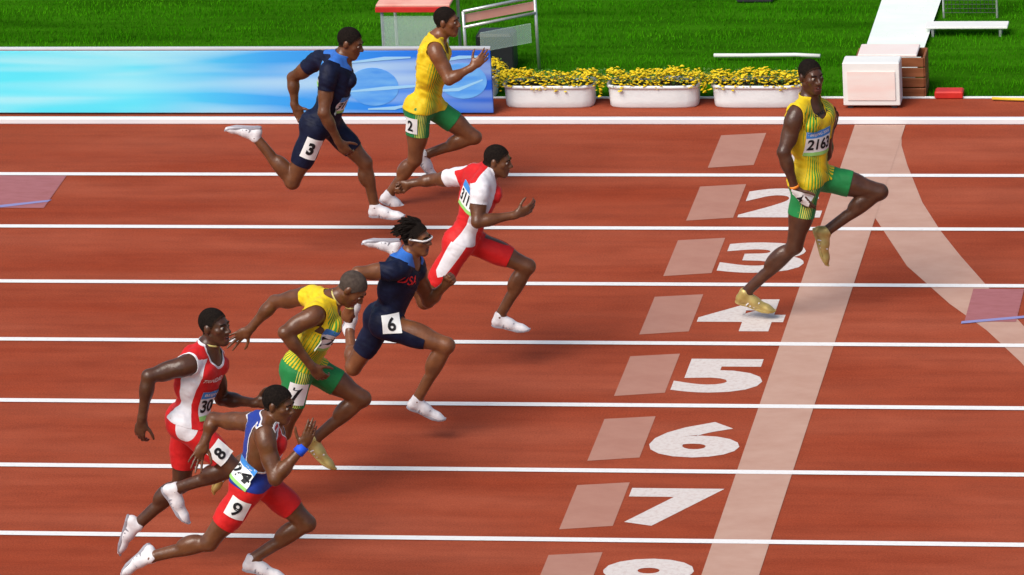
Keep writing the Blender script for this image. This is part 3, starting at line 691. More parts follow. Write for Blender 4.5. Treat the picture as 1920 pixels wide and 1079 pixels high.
def face_parts(B, parent):
    H = B.H; hc = B.hc; s = B.s; base = B.base
    for g in (-1, 1):
        for nm, c, r, mt in (('eye', (g*.031, .0715, .006), .0118, M['eye']), ('iris', (g*.031+.001, .0785, .005), .0068, M['iris'])):
            mb = MB(); cc = hc+(H[0]*c[0]+H[1]*c[1]+H[2]*c[2])*s; V = []; F = []
            for i in range(1, 8):
                for k in range(12):
                    a, p = math.pi*i/8, 2*math.pi*k/12; V.append(cc+(H[0]*math.sin(a)*math.cos(p)+H[1]*math.sin(a)*math.sin(p)+H[2]*math.cos(a))*r*s)
            for i in range(6):
                for k in range(12): j = (k+1) % 12; F.append((i*12+k, (i+1)*12+k, (i+1)*12+j, i*12+j))
            F += [tuple(range(12)), tuple(range(83, 71, -1))]
            mb.add(V, F); o = mb.build(nm, mt, parent if nm == 'eye' else eye_o, True, base)
            if nm == 'eye': eye_o = o
        mb = MB(); pts = [hc+(H[0]*g*a+H[1]*f+H[2]*u)*s for a, f, u in ((.014, .0885, .026), (.030, .085, .031), (.048, .072, .027))]
        mb.tube(pts, .0035*s, 6); mb.build('eyebrow', M['hair'], parent, True, base)
    if B.R.get('mouth'):
        mb = MB(); mb.tube([hc+(H[0]*a+H[1]*f+H[2]*-.060)*s for a, f in ((-.015, .074), (0, .084), (.015, .074))], .0042*s, 6); mb.build('teeth', M['teeth'], parent, True, base)
def hair_part(B, parent, mat, thick=.006, line=(.062, .040), low=-.035):
    """close-cropped cap following the skull down to a hairline"""
    V = B.V; q = (V-B.hc)@B.H.T/B.s; l, f, u = q.T
    # inside hair where u is above a line that rises toward the forehead
    hl = np.interp(f, [-.11, -.06, -.03, -.012, .02, .035, .055, .075, .10], [-.052, -.048, -.034, .002, .006, .036, .060, .074, .095])
    g = (hl-u+.0035*np.sin(l*310+f*90)*np.sin(f*270+1)+.002*np.sin(u*400+l*150))*B.s
    g = np.maximum(g, B.D['head']*0+np.where((np.abs(l) > .071) & (u < .03) & (f > -.035) & (f < .012), .01, -1))
    g = np.maximum(g, np.where((np.linalg.norm(q, axis=1) > .19), .05, -1))
    fade = lambda W: ((hl+.016-u)+.004*np.sin(l*500)*np.sin(f*430)+.003*np.sin(u*600))*B.s
    return make_garment(B, 'hair', g, thick, [mat, M['fade']], [(fade, 1)] if mat is M['hair'] else [], parent, wrinkle=0, thick=thick)

# ------------------------------------------------------------ the ground, the track and its paint
def slab(name, x0, x1, y0, y1, z, mat, label=None, kind='structure', poly=None, sub=1):
    me = bpy.data.meshes.new(name)
    P = poly or [(x0, y0), (x1, y0), (x1, y1), (x0, y1)]
    o_ = (sum(p[0] for p in P)/len(P), sum(p[1] for p in P)/len(P))
    me.from_pydata([(p[0]-o_[0], p[1]-o_[1], 0) for p in P], [], [tuple(range(len(P)))]); me.materials.append(mat); me.update()
    o = link(name, me); o.location = (o_[0], o_[1], z); return tag(o, label, kind=kind)
slab('ground', -600, 600, -400, 900, -.03, M['grass_soil'], 'green turf of the infield running out to the horizon')
slab('running_track', -90, 90, -14.2, .66, 0, M['track'], 'brick red rubber running track with nine lanes')
slab('infield_turf', -90, 90, .66, 90, .006, M['grass_soil'], 'mown green infield turf behind the track')
for k in range(1, 10):
    z = .004
    slab('lane_line', -90, 90, -LANE*k-.036, -LANE*k+.034, z+.002, M['line'], 'white lane line %s' % ('between lanes %d and %d' % (k, k+1) if k < 9 else 'along the outer edge of lane 9'))
slab('finish_line', 0, 0, 0, 0, .004, M['faded'], 'broad faded finish line crossing all the lanes', poly=[(-5.42, -LANE*9), (-5.06, -LANE*9), (-5.06, -.005), (-5.45, -.005)])
cr = [(-5.09, -.01), (-5.04, -.5), (-4.95, -.96), (-4.75, -1.83), (-4.56, -2.45), (-4.36, -3.01), (-4.01, -3.91), (-3.78, -4.48), (-3.3, -5.5), (-2.6, -6.8), (-1.9, -7.9)]
cl = [(-2.5, -8.1), (-3.0, -6.9), (-3.55, -5.7), (-3.74, -5.2), (-4.03, -4.57), (-4.34, -4.03), (-4.72, -3.24), (-5.06, -2.19), (-5.33, -1.22), (-5.42, -.5), (-5.44, -.01)]
P = cr+cl; me = bpy.data.meshes.new('curved_line'); n = len(cr)
me.from_pydata([(p[0]+4.4, p[1]+3, 0) for p in P], [], [(i, i+1, 2*n-2-i, 2*n-1-i) for i in range(n-1)]); me.materials.append(M['faded']); me.update()
o = link('curved_line', me); o.location = (-4.4, -3, .002); tag(o, 'wide faded curved line sweeping away from the finish line', kind='structure')
for k in range(1, 10):
    y0 = -LANE*(k-1)
    slab('lane_square', 0, 0, 0, 0, .002, M['square'], 'faded square mark beside the number of lane %d' % k, poly=[(-6.45, y0-1.04), (-6.11, y0-.97), (-6.11, y0-.20), (-6.45, y0-.26)])
    V, F = glyphs(str(k), .045)
    if k == 1: V[:, 0] = .38+V[:, 0]*.24
    x0, x1, ya, yb = -6.08, -5.47, y0-.96, y0-.30
    me = bpy.data.meshes.new('lane_number')
    me.from_pydata([((v[0]-.5)*(x1-x0), (v[1]-.5)*(yb-ya), 0) for v in V], [], F); me.materials.append(M['digit']); me.update()
    o = link('lane_number', me); o.location = ((x0+x1)/2, (ya+yb)/2, .002); tag(o, 'painted white number %d on its lane just before the finish line' % k, kind='structure')
for nm, x0, x1, ya, yb, lb in (('violet_patch', -11.95, -11.36, -2.02, -1.26, 'faint violet exchange mark in lane 2 at the left'), ('violet_patch', -4.2, -3.84, -4.40, -3.72, 'faint violet exchange mark in lane 4 at the right')):
    slab(nm, x0, x1, ya, yb, .004, M['violet'], lb)
slab('blue_tape_line', 0, 0, 0, 0, .006, M['blue_line'], 'thin blue tape line in lane 2 at the left', poly=[(-11.78, -2.05), (-11.36, -1.88), (-11.34, -1.83), (-11.80, -1.99)])
slab('blue_tape_line', 0, 0, 0, 0, .006, M['blue_line'], 'thin blue tape line in lane 4 at the right', poly=[(-4.22, -4.45), (-3.76, -4.32), (-3.76, -4.27), (-4.22, -4.40)])
# raised inner kerb
mb = MB(); mb.box((0, .028, .026), (180, .052, .052), 0, .008)
o = mb.build('track_kerb', M['alu_white']); tag(o, 'raised white kerb along the inside edge of the track', kind='structure')
mb = MB(); mb.box((0, .66, .008), (180, .02, .016), 0, .004)
o = mb.build('turf_edging', M['planter']); tag(o, 'thin pale edging strip between turf and track surround', kind='structure')
# turf blades
n = 150000
X = RNG.uniform(-15.5, -1.5, n); Y = .69+(RNG.random(n)**1.0)*5.6
h = RNG.uniform(.018, .040, n)*(1+.3*np.sin(Y*9+np.sin(X*.8))); a = RNG.uniform(0, 2*np.pi, n); w = .0032
lx, ly = RNG.normal(0, .010, n), RNG.normal(0, .010, n)
V = np.zeros((n, 3, 3)); V[:, 0] = np.stack([X-np.cos(a)*w, Y-np.sin(a)*w, np.zeros(n)], 1); V[:, 1] = np.stack([X+np.cos(a)*w, Y+np.sin(a)*w, np.zeros(n)], 1); V[:, 2] = np.stack([X+lx, Y+ly, h], 1)
me = mesh_np('grass', V.reshape(-1, 3), np.arange(3*n).reshape(-1, 3), M['grass'], False)
o = link('grass', me); o.location = (0, 0, .004); tag(o, 'short mown green grass of the infield', 'grass', kind='stuff')

# ------------------------------------------------------------ things along the infield edge
# sponsor board
zt = atY(100, 90, .26)[2]
root = empty('sponsor_board', (-8.30, .26, 0)); tag(root, 'long cyan and blue advertising board standing behind the kerb', 'board')
Lb = 22.0
mb = MB(); mb.box((-Lb/2, 0, zt/2-.004), (Lb, .03, zt-.04), 0, .004); mb.build('printed_panel', M['board'], root)
mb = MB(); mb.tube([(-Lb, 0, zt-.010), (0, 0, zt-.010)], .018, 10); mb.build('top_rail', M['alu_white'], root, True)
for q in range(10):
    mb = MB(); mb.box((-.25-q*2.4, .21, .02), (.04, .36, .03)); mb.tube([(-.25-q*2.4, .30, .03), (-.25-q*2.4, .02, zt*.8)], .010, 6); mb.build('brace', M['steel'], root)
for k, (px, py, r) in enumerate(((700, 163, .155), (868, 152, .145))):
    c = atY(px, py, .245)-np.array([-8.30, .26, 0]); mb = MB()
    V = [(c[0]+r*1.3*math.cos(t*math.pi/16), -.0175, c[2]+r*math.sin(t*math.pi/16)) for t in range(32)]; V2 = [(x, -.0155, z) for x, y, z in V]
    mb.add(V+V2, [tuple(range(32))]+[(i, 32+i, 32+(i+1) % 32, (i+1) % 32) for i in range(32)]); mb.build('printed_disc', M['disc'], root)
for k, (pts) in enumerate((((655, 118), (720, 110), (770, 108)), ((655, 172), (720, 166), (830, 158)), ((815, 118), (860, 108), (915, 106)), ((800, 172), (860, 168), (905, 150)), ((690, 205), (740, 203), (770, 196)))):
    w = .012; top = []; bot = []
    for i, (px, py) in enumerate(pts):
        c = atY(px, py, .242)-np.array([-8.30, .26, 0]); ww = w*(1.2 if i == 1 else .5); top.append((c[0], -.0185, c[2]+ww)); bot.append((c[0], -.0185, c[2]-ww))
    mb = MB(); V = bot+top; mb.add(V, [(0, 1, 4, 3), (1, 2, 5, 4)]); mb.build('printed_stroke', M['ring'], root)

# planters with marigolds
def planter(x0, x1, y, label, seed, first=None):
    rnd = random.Random(seed); L_ = x1-x0; D_ = .26; H_ = .19
    r = empty('flower_planter', ((x0+x1)/2, y+D_/2, .0)); tag(r, label, 'planter', 'white marigold planters behind the kerb')
    n_ = 28; V = []
    def ringpts(z, k, rad):
        out = []
        for i in range(n_):
            t = 2*math.pi*i/n_; cx_, sy_ = math.cos(t), math.sin(t); p = 4.5
            q = (abs(cx_)**p+abs(sy_)**p)**(-1/p); out.append((cx_*q*(L_/2-k), sy_*q*(D_/2-k*.8), z))
        return out
    prof = [(.0, .022), (.01, .014), (.06, .010), (.145, .006), (.16, .004), (.162, -.008), (.182, -.008), (.187, .0), (.182, .012), (.15, .016)]
    for z, k in prof: V += ringpts(z, k, 0)
    F = [tuple(range(n_-1, -1, -1))]
    for q in range(len(prof)-1):
        for i in range(n_): j = (i+1) % n_; F.append((q*n_+i, q*n_+j, (q+1)*n_+j, (q+1)*n_+i))
    mb = MB(); mb.add(V, F); mb.build('trough', M['planter'], r, True)
    mb = MB(); mb.add(ringpts(.155, .014, 0), [tuple(range(n_))]); mb.build('soil', M['soil'], r)
    lf = MB(); 
    for i in range(1300):
        x = rnd.uniform(-L_/2-.05, L_/2+.05); yy = rnd.uniform(-D_/2, D_/2); z = .16+rnd.random()**.8*.09; a = rnd.uniform(0, 6.28); s_ = rnd.uniform(.012, .024); t = rnd.uniform(-.6, .9)
        d = (math.cos(a)*s_, math.sin(a)*s_, s_*t); e = (-math.sin(a)*s_*.35, math.cos(a)*s_*.35, 0)
        lf.add([(x, yy, z), (x+d[0]*.5+e[0], yy+d[1]*.5+e[1], z+d[2]*.5), (x+d[0], yy+d[1], z+d[2]), (x+d[0]*.5-e[0], yy+d[1]*.5-e[1], z+d[2]*.5)], [(0, 1, 2, 3)])
    o = lf.build('foliage', M['leaf'], r); o['kind'] = 'stuff'
    fl = MB()
    lump = [rnd.uniform(-.02, .03) for _ in range(9)]
    for i in range(760):
        x = rnd.uniform(-L_/2-.06, L_/2+.06); yy = rnd.uniform(-D_/2-.01, D_/2+.03); z = .212+rnd.random()*.055+lump[int((x/L_+.7)*6) % 9]-.12*max(0, abs(yy)/(D_/2)-.6)-.25*max(0, abs(x)/(L_/2)-.95); s_ = rnd.uniform(.008, .018)
        c = [(x, yy, z+s_*.55)]; tx_, ty_ = rnd.uniform(-.3, .3), rnd.uniform(-.5, .1)
        for ring_, (rr, zz) in enumerate(((.6, .45), (1.0, .1))):
            for k in range(7):
                t = 2*math.pi*(k+.5*ring_)/7; rj = rr*s_*rnd.uniform(.8, 1.15); ux, uy = math.cos(t)*rj, math.sin(t)*rj; c.append((x+ux, yy+uy, z+zz*s_+ux*tx_+uy*ty_+rnd.uniform(-.002, .002)))
        f = [(0, 1+k, 1+(k+1) % 7) for k in range(7)]
        for k in range(7): j = (k+1) % 7; f.append((1+k, 8+k, 8+j, 1+j))
        fl.add(c, f)
    o = fl.build('flowers', M['flower'], r); o['kind'] = 'stuff'
    return r
PL = [(-8.98, -8.34, 'behind the right end of the advertising board'), (-8.25, -7.53, 'leftmost of the fully visible planters, just right of the board'), (-7.43, -6.71, 'in the middle of the row'), (-6.61, -5.90, 'right of the row, behind the leading runner')]
for i, (a, b_, lb) in enumerate(PL): planter(a, b_, .40 if i else .62, 'white trough of yellow marigolds '+lb, i+3)
# plants filling the gaps: small grey-green boxes
# finish marker at the inside end of the finish line
root = empty('finish_marker', (-5.36, .40, 0)); tag(root, 'white and pink finish marker box in front of a brown wooden crate', 'marker')
a = atY(1590, 205, .40); hgt = atY(1645, 118, .40)[2]; wd = .44
mb = MB(); mb.box((0, .09, hgt/2+.012), (wd, .18, hgt-.024), 0, .008); mb.build('box', M['white'], root)
mb = MB(); mb.box((0, -.0045, hgt*.5), (wd-.07, .006, hgt*.62), 0, .001); mb.build('front_panel', M['pink'], root)
for g in (-1, 1):
    mb = MB(); mb.box((g*(wd/2-.05), .09, .008), (.04, .14, .016)); mb.build('foot', M['dark'], root)
root = empty('wooden_crate', (-5.24, .80, 0)); tag(root, 'brown wooden crate with a pale pink lid behind the finish marker', 'crate')
for q in range(4):
    mb = MB(); mb.box((0, -.13, .045+q*.082), (.52, .018, .074), 0, .004); mb.build('board', M['brown'], root)
    mb = MB(); mb.box((-.262, 0, .045+q*.082), (.018, .26, .074), 0, .004); mb.build('board', M['brown'], root)
    mb = MB(); mb.box((.262, 0, .045+q*.082), (.018, .26, .074), 0, .004); mb.build('board', M['brown'], root)
    mb = MB(); mb.box((0, .13, .045+q*.082), (.52, .018, .074), 0, .004); mb.build('board', M['brown'], root)
mb = MB(); mb.box((-.02, 0, .345), (.46, .28, .022), 0, .006); mb.build('lid', M['pink'], root)
mb = MB(); mb.box((.40, .0, .03), (.22, .12, .06), 0, .01); o = mb.build('red_box', M['red']); o.location = (-5.24+.05, .70, 0); tag(o, 'low red box on the ground right of the brown crate', 'box')
# pale mat running on from the finish line across the turf
slab('finish_mat', 0, 0, 0, 0, .045, M['mat_white'], 'long pale mat laid on the turf in line with the finish line', poly=[(-5.56, 1.15), (-5.10, 1.15), (-5.06, 8.0), (-5.60, 8.0)])
mb = MB(); mb.box((0, 0, .022), (.46, .03, .044)); o = mb.build('mat_edge', M['white']); o.location = (-5.33, 1.135, 0); tag(o, kind='structure')
# low white bench at the right
root = empty('low_bench', (-4.80, 2.30, 0)); tag(root, 'low white bench standing on the turf at the far right', 'bench')
mb = MB(); mb.box((0, 0, .085), (.66, .16, .018), 0, .004); mb.build('seat', M['white'], root)
for g in (-1, 1):
    mb = MB(); mb.box((g*.27, 0, .038), (.02, .13, .076)); mb.build('leg', M['steel'], root)
# thin net frame behind it
root = empty('net_frame', (-5.0, 2.75, 0)); tag(root, 'thin upright net frame on the turf right of the pale mat', 'frame')
for x in (-.03, .40):
    mb = MB(); mb.tube([(x, 0, 0), (x, 0, .95)], .009, 6); mb.build('post', M['steel'], root)
mb = MB()
for i in range(14): mb.tube([(-.03+.43*i/13, 0, .05), (-.03+.43*i/13, 0, .93)], .0018, 4)
for i in range(26): mb.tube([(-.03, 0, .05+i*.035), (.40, 0, .05+i*.035)], .0018, 4)
mb.build('netting', M['dark'], root)
# cables
mb = MB(); mb.tube([(-4.45, .60, .02), (-4.2, .57, .02), (-3.8, .60, .02), (-3.2, .58, .02), (-2.0, .62, .02)], .012, 8); o = mb.build('yellow_cable', M['yellow_cable'], None, True); tag(o, 'yellow cable lying along the turf edge at the far right', 'cable')
mb = MB(); mb.tube([(-6.75, 1.62, .05), (-6.5, 1.60, .055), (-6.1, 1.63, .05), (-5.9, 1.6, .05)], .016, 8); o = mb.build('white_cable', M['white'], None, True); tag(o, 'white cable on the turf behind the marigolds', 'cable')
mb = MB(); mb.box((0, 0, .05), (.30, .16, .10), 0, .02); o = mb.build('equipment_case', M['dark']); o.location = (-6.62, 3.25, 0); tag(o, 'black equipment case on the turf at the top edge, centre right', 'case')
# officials' table with a salmon cover and clear side screens
Yt = .95; a = atY(712, 22, Yt); b_ = atY(836, 14, Yt)
root = empty('covered_table', (float(a[0]+b_[0])/2, Yt+.3, 0)); tag(root, 'low table with a salmon pink cover and red edge behind the board', 'table')
zt2 = float(a[2]); w2 = float(b_[0]-a[0])+.06
mb = MB(); mb.box((0, 0, zt2+.045), (w2, .60, .022), 0, .006); mb.build('cover', M['pinktop'], root)
mb = MB(); mb.box((0, -.30, zt2+.014), (w2+.01, .016, .042), 0, .003); mb.build('red_edge', M['red'], root)
for gx in (-1, 1):
    for gy in (-1, 1):
        mb = MB(); mb.tube([(gx*(w2/2-.04), gy*.27, 0), (gx*(w2/2-.04), gy*.27, zt2)], .014, 8); mb.build('leg', M['steel'], root)
mb = MB(); mb.box((0, -.28, zt2*.62), (w2-.06, .006, zt2*.62)); mb.build('clear_screen', M['clear'], root)
# aluminium bench with a tilted clear panel
p0 = atY(868, 22, 1.0); p1 = atY(1003, 8, 1.35)
root = empty('aluminium_bench', (float(p0[0]+p1[0])/2, 1.2, 0)); tag(root, 'aluminium judges bench with red seat boards behind the second runner', 'bench')
bx, by = root.location.x, root.location.y
q0, q1 = (p0[0]-bx, 1.0-by, p0[2]), (p1[0]-bx, 1.35-by, p0[2]+.0)
for dz, nm in ((0, 'top_rail'), (-.13, 'lower_rail')):
    mb = MB(); mb.tube([(q0[0], q0[1], q0[2]+dz), (q1[0], q1[1], q1[2]+dz+.01)], .013, 8); mb.build(nm, M['steel'], root, True)
ang = math.atan2(q1[1]-q0[1], q1[0]-q0[0])
mb = MB(); mb.box(((q0[0]+q1[0])/2, (q0[1]+q1[1])/2+.02, q0[2]-.065), (math.hypot(q1[0]-q0[0], q1[1]-q0[1])-.02, .012, .07), ang, .003); mb.build('red_board', M['pinktop'], root)
mb = MB(); mb.box(((q0[0]+q1[0])/2+.05, (q0[1]+q1[1])/2-.05, q0[2]-.255), (.44, .012, .16), ang, .003); mb.build('clear_panel', M['clear'], root)
for q in (q0, q1):
    mb = MB(); mb.tube([q, (q[0], q[1]+.04, 0)], .013, 8); mb.build('leg', M['steel'], root, True)
mb = MB(); mb.box((0, 0, .16), (.30, .20, .32), 0, .02); o = mb.build('equipment_case', M['dark']); o.location = (bx-.08, by+.22, 0); tag(o, 'black equipment case under the aluminium bench', 'case')

# ------------------------------------------------------------ the eight runners
def deg(x): return math.radians(x)
LOOK = dict(
 lead=dict(skin='deep', vest='jam', hair=.0035, shoe='gold', mouth=1, Rhand='open', Lhand='loose', label='leading runner in yellow vest and green shorts, gold shoes, head turned to the side'),
 lane_two=dict(skin='mid', vest='jam', hair=.0035, shoe='white', Rhand='loose', Lhand='relaxed', label='runner in yellow vest and green shorts farthest from the stand, in lane 2'),
 lane_seven=dict(skin='dark', vest='jam', hair=.003, shoe='gold', Rhand='relaxed', Lhand='spread', label='runner in yellow vest and green shorts with bowed head, hip number 7'),
 lane_three=dict(skin='dark', vest='usa', hair=.0035, shoe='white', Rhand='relaxed', Lhand='relaxed', label='runner in navy kit in front of the advertising board, trailing foot raised behind'),
 lane_six=dict(skin='mid', mouth=1, vest='usa', hair=.008, shoe='white', Rhand='fist', Lhand='fist', label='runner in navy kit with dreadlocks and white sunglasses, hip number 6'),
 lane_five=dict(skin='dark', vest='tee', hair=.0035, shoe='white', Rhand='loose', Lhand='fist', label='runner in red and white short sleeved shirt and red shorts'),
 lane_eight=dict(skin='deep', mouth=1, vest='tri', hair=.0035, shoe='white', Rhand='relaxed', Lhand='relaxed', label='runner in red and white sleeveless vest and red shorts at the left'),
 lane_nine=dict(skin='dark', vest='ant', hair=.009, shoe='white', Rhand='open', Lhand='spread', label='nearest runner in blue vest and red shorts with blue wristband, hip number 9'))
def pick(tree, x, y):
    d = ray(x, y); d = d/np.linalg.norm(d); h = tree.ray_cast(Vector(CO), Vector(d), 200)
    if h[0] is None: return None, None
    return np.array(h[0]), np.array(h[1])
BODIES = {}
for key in ('lane_two', 'lane_three', 'lead', 'lane_five', 'lane_six', 'lane_seven', 'lane_eight', 'lane_nine'):
    R = dict(RUN[key]); K = LOOK[key]; R.update({k: v for k, v in K.items() if k in ('mouth', 'Rhand', 'Lhand', 'Rpalm', 'Lpalm')})
    B = body(R); B.key = key; J = B.J; s = B.s
    B.base = np.array([J['pelvis'][0], J['pelvis'][1], 0.0]); B.surf = []
    root = empty('person', B.base); tag(root, K['label'], 'person', 'sprinters running towards the finish line')
    # skin, lips as a second material
    q = (B.V-B.hc)@B.H.T/s; cen = q[B.Tr].mean(1)
    lip = (np.abs(cen[:, 0]) < .026) & (cen[:, 1] > .078) & (cen[:, 2] < -.049) & (cen[:, 2] > -.083)
    me = mesh_np('body', B.V, B.Tr, [SK[K['skin']], M['lip']], True, lip.astype(int), off=B.base); link('body', me, root)
    face_parts(B, root)
    hair_part(B, root, M['stubble'] if key == 'lane_seven' else M['hair'], K['hair'])
    kind = K['vest']
    phi = lambda V: np.degrees(np.arctan2((V-J['pelvis'])@B.Fc[0], (V-J['pelvis'])@B.Fc[1]))
    if kind == 'jam':
        g = vest_cut(B, 0, hem=.10 if key == 'lane_seven' else -.02, strap=.022, neck_r=.070, deep=.035)
        def zone(V):
            lat, fw, u = tcoord(B, V); ph = phi(V); c = {'lead': 48, 'lane_two': 62, 'lane_seven': 70}[key]; wd = {'lead': 20, 'lane_two': 24, 'lane_seven': 30}[key]
            z = .62*np.exp(-((np.abs(ph)-c-(u-.5)*18)/wd)**2)
            if key == 'lane_seven': z = np.maximum(z, np.clip(.62-u*.9, 0, .62))
            z = z*np.clip((1.02-u)*8, 0, 1)
            return np.column_stack([np.abs(ph)/7.5+u*2.2, np.clip(z, 0, .75)*(z > .10)])
        vest = make_garment(B, 'vest', g, .007, [M['vest_stripe'], M['c_yellow']], [(lambda V: np.minimum(g+.011, (tcoord(B, V)[2]-.35)*.3), 1)], root, zone, .0034)
        g2 = shorts_cut(B, {'R': .50, 'L': .50}, .16 if key == 'lane_seven' else .09)
        def zone2(V):
            lat, fw, u = tcoord(B, V); a, k = J['Rhip'], J['Rkn']; L_ = np.linalg.norm(k-a); ax = (k-a)/L_; q = V-a; q2 = q-np.outer(q@ax, ax)
            f = nz(B.kn['R']-ax*(B.kn['R']@ax)); sdv = np.cross(ax, f); sdv = sdv*np.sign(sdv@(-B.Fp[0])); an = np.degrees(np.arctan2(q2@f, q2@sdv))
            t = ((V-a)@ax)/L_; z = np.where((B.D['Rthigh'] < B.D['Lthigh']+.01) & ((V-J['pelvis'])@B.Fp[0] < -.0), .60*np.exp(-((an-34)/26)**2), 0)*np.clip((.62-t)*6, 0, 1)
            return np.column_stack([an/9.0+20, np.clip(z, 0, .7)*(z > .14)])
        make_garment(B, 'shorts', g2, .0045, [M['short_stripe']], [], root, zone2, .001)
    elif kind == 'usa':
        g = vest_cut(B, 0, hem=.06, sleeve=.46, neck_r=.074)
        def yoke(V):
            lat, fw, u = tcoord(B, V); return (u-.93+np.abs(lat)*.2-np.where(fw > 0, .0, .03))*.5-np.abs(np.abs(lat)-.05)*.5+.02
        make_garment(B, 'shirt', g, .006, [M['navy'], M['sky_cloth']], [(yoke, 1)], root, None, .0022)
        make_garment(B, 'shorts', shorts_cut(B, .66, .10), .004, [M['navy']], [], root, None, .001)
    elif kind == 'tee':
        g = vest_cut(B, 0, hem=.05, sleeve=.50, neck_r=.074)
        def white(V):
            lat, fw, u = tcoord(B, V); ph = phi(V); pan = np.interp(u, [-.1, .12, .3, .5, .8, 1], [40, 30, 20, 19, 27, 30])-np.abs(np.abs(ph)-100)
            arm = np.minimum(B.D['Rarm'], B.D['Larm']); a_ = np.minimum((B.D['torso']-arm)*1500, (.028-(V-J['pelvis'])@B.Fc[1]+(u-.8)*.1)*1500); back = np.where(u > .86, (.02-np.abs(lat+.0)+.055)*-400, -99)
            return np.maximum(pan, a_)*.001
        make_garment(B, 'shirt', g, .006, [M['c_red'], M['c_white']], [(white, 1)], root, None, .0022)
        def stripe(V):
            a, k = J['Rhip'], J['Rkn']; L_ = np.linalg.norm(k-a); ax = (k-a)/L_; t = ((V-a)@ax)/L_; f = nz(B.kn['R']-ax*(B.kn['R']@ax)); w = (V-a)@f
            side = (V-a)@B.Fp[0]
            return np.minimum(np.minimum(np.interp(t, [-.3, .1, .45, .6], [.055, .05, .035, -.03])-np.abs(w+.01), .02-side), B.D['Lthigh']-B.D['Rthigh'])
        make_garment(B, 'shorts', shorts_cut(B, .68, .10), .004, [M['c_red'], M['c_white']], [(stripe, 1)], root, None, .0012)
    elif kind == 'tri':
        g = vest_cut(B, 0, hem=.03, strap=.045)
        def white(V):
            lat, fw, u = tcoord(B, V); ph = phi(V); pan = np.interp(u, [-.1, .05, .3, .5, .72, .85], [34, 28, 15, 16, 23, 20])-np.abs(np.abs(ph)-84)
            return np.where(u < .93, pan, -9)*.001
        make_garment(B, 'vest', g, .006, [M['c_red'], M['c_white']], [(white, 1), (lambda V: np.minimum(g+.012, (tcoord(B, V)[2]-.35)*.3), 1)], root, None, .0026)
        def hipw(V):
            c = J['Rhip']+B.up*.05; q = V-c; return np.minimum(.03-q@B.Fp[0], .072-np.sqrt((q@B.Fp[1]+.01)**2+(q@B.up*.62)**2))
        make_garment(B, 'shorts', shorts_cut(B, {'R': .74, 'L': .72}, .08), .004, [M['c_red'], M['c_white']], [(hipw, 1)], root, None, .0012)
    elif kind == 'ant':
        g = vest_cut(B, 0, hem=.03, strap=.03, deep=.03, drop=.24)
        def redf(V): lat, fw, u = tcoord(B, V); return np.minimum(fw, (u-.56)*.5)
        def whitef(V): lat, fw, u = tcoord(B, V); return np.minimum(fw, .03-np.abs(u-.56))
        make_garment(B, 'vest', g, .006, [M['c_blue'], M['c_red'], M['c_white']], [(redf, 1), (whitef, 2), (lambda V: np.minimum(g+.009, (tcoord(B, V)[2]-.3)*.3), 2)], root, None, .0018)
        make_garment(B, 'shorts', shorts_cut(B, .66, .09), .004, [M['c_red']], [], root, None, .001)
    for sd_ in 'RL': shoe(B, sd_, root, K['shoe'])
    tree = bvh(B)
    def put(px, py, w, h, text, ey, blend=None, **kw):
        c, n = pick(tree, px, py)
        if c is None: print('MISS', key, px, py); return
        n = n if blend is None else nz(nz(n)*.5+nz(blend)*.5)
        return bib(B, tree, root, c, n, ey, w, h, text, **kw)
    def putb(u, ph, w, h, text, **kw):
        a = math.radians(ph); n = B.Fc[1]*math.cos(a)-B.Fc[0]*math.sin(a); c = J['pelvis']+B.up*u*B.T+n*.1
        return bib(B, tree, root, c, n, B.up, w, h, text, **kw)
    thigh_up = nz(J['Rhip']-J['Rkn'])
    side = -B.Fp[0]
    if key == 'lead':
        put(1537, 268, .215, .19, '2163', B.up, B.Fc[1], head='BEIJING 2008')
        put(1500, 372, .15, .105, '4', B.up*.9+B.Fp[1]*.4, side, name='hip_number', bands=False, tx=(.36, .64), ty=(.15, .85))
        c, n = pick(tree, 1537, 214); n = nz(nz(n)+B.Fc[1]); ey = nz(B.up-n*(B.up@n)); ex = np.cross(ey, n); sf = project_patch(B, tree, c, n, ex, ey, .22, .08, .004); lettering(B, sf, 'JAMAICA', M['ink'], root, .08, .92, .3, .7, .001, .02, name='chest_lettering')
        wrist_band(B, 'Rel', 'Rwr', .93, M['orange'], root, .034, .02)
    if key == 'lane_two':
        put(770, 236, .11, .12, '2', thigh_up, side, name='hip_number', bands=False, tx=(.28, .72), ty=(.15, .85))
    if key == 'lane_three':
        put(583, 280, .115, .165, '3', thigh_up, side, name='hip_number', bands=False, tx=(.28, .72), ty=(.2, .8), bold=.05)
        putb(.68, 160, .20, .18, '311')
        put(642, 196, .16, .15, '311', B.up, B.Fc[1])
    if key == 'lane_five':
        putb(.62, 150, .19, .18, '3111')
    if key == 'lane_six':
        put(734, 608, .125, .125, '6', B.up*.8-B.Fp[1]*.35, side, name='hip_number', bands=False, tx=(.28, .72), ty=(.14, .86), bold=.03)
        put(772, 575, .15, .13, '', B.up, B.Fc[1])
        c, n = pick(tree, 770, 527)
        if c is not None: n = nz(nz(n)*.6+B.Fc[1]); ey = nz(B.up-n*(B.up@n)); ex = np.cross(ey, n); sf = project_patch(B, tree, c, n, ex, ey, .2, .09, .005); lettering(B, sf, 'USA', M['c_red'], root, .12, .88, .14, .86, .001, .015, name='chest_lettering')
        # sunglasses
        H = B.H; hp = lambda l, f, u: B.hc+(H[0]*l+H[1]*f+H[2]*u)*s
        mb = MB()
        mb.tube([hp(-.079, -.02, .012), hp(-.076, .03, .014), hp(-.066, .074, .012), hp(-.045, .096, .014), hp(-.02, .106, .018), hp(0, .108, .018), hp(.02, .106, .018), hp(.045, .096, .014), hp(.066, .074, .012), hp(.076, .03, .014), hp(.079, -.02, .012)], .0062, 6)
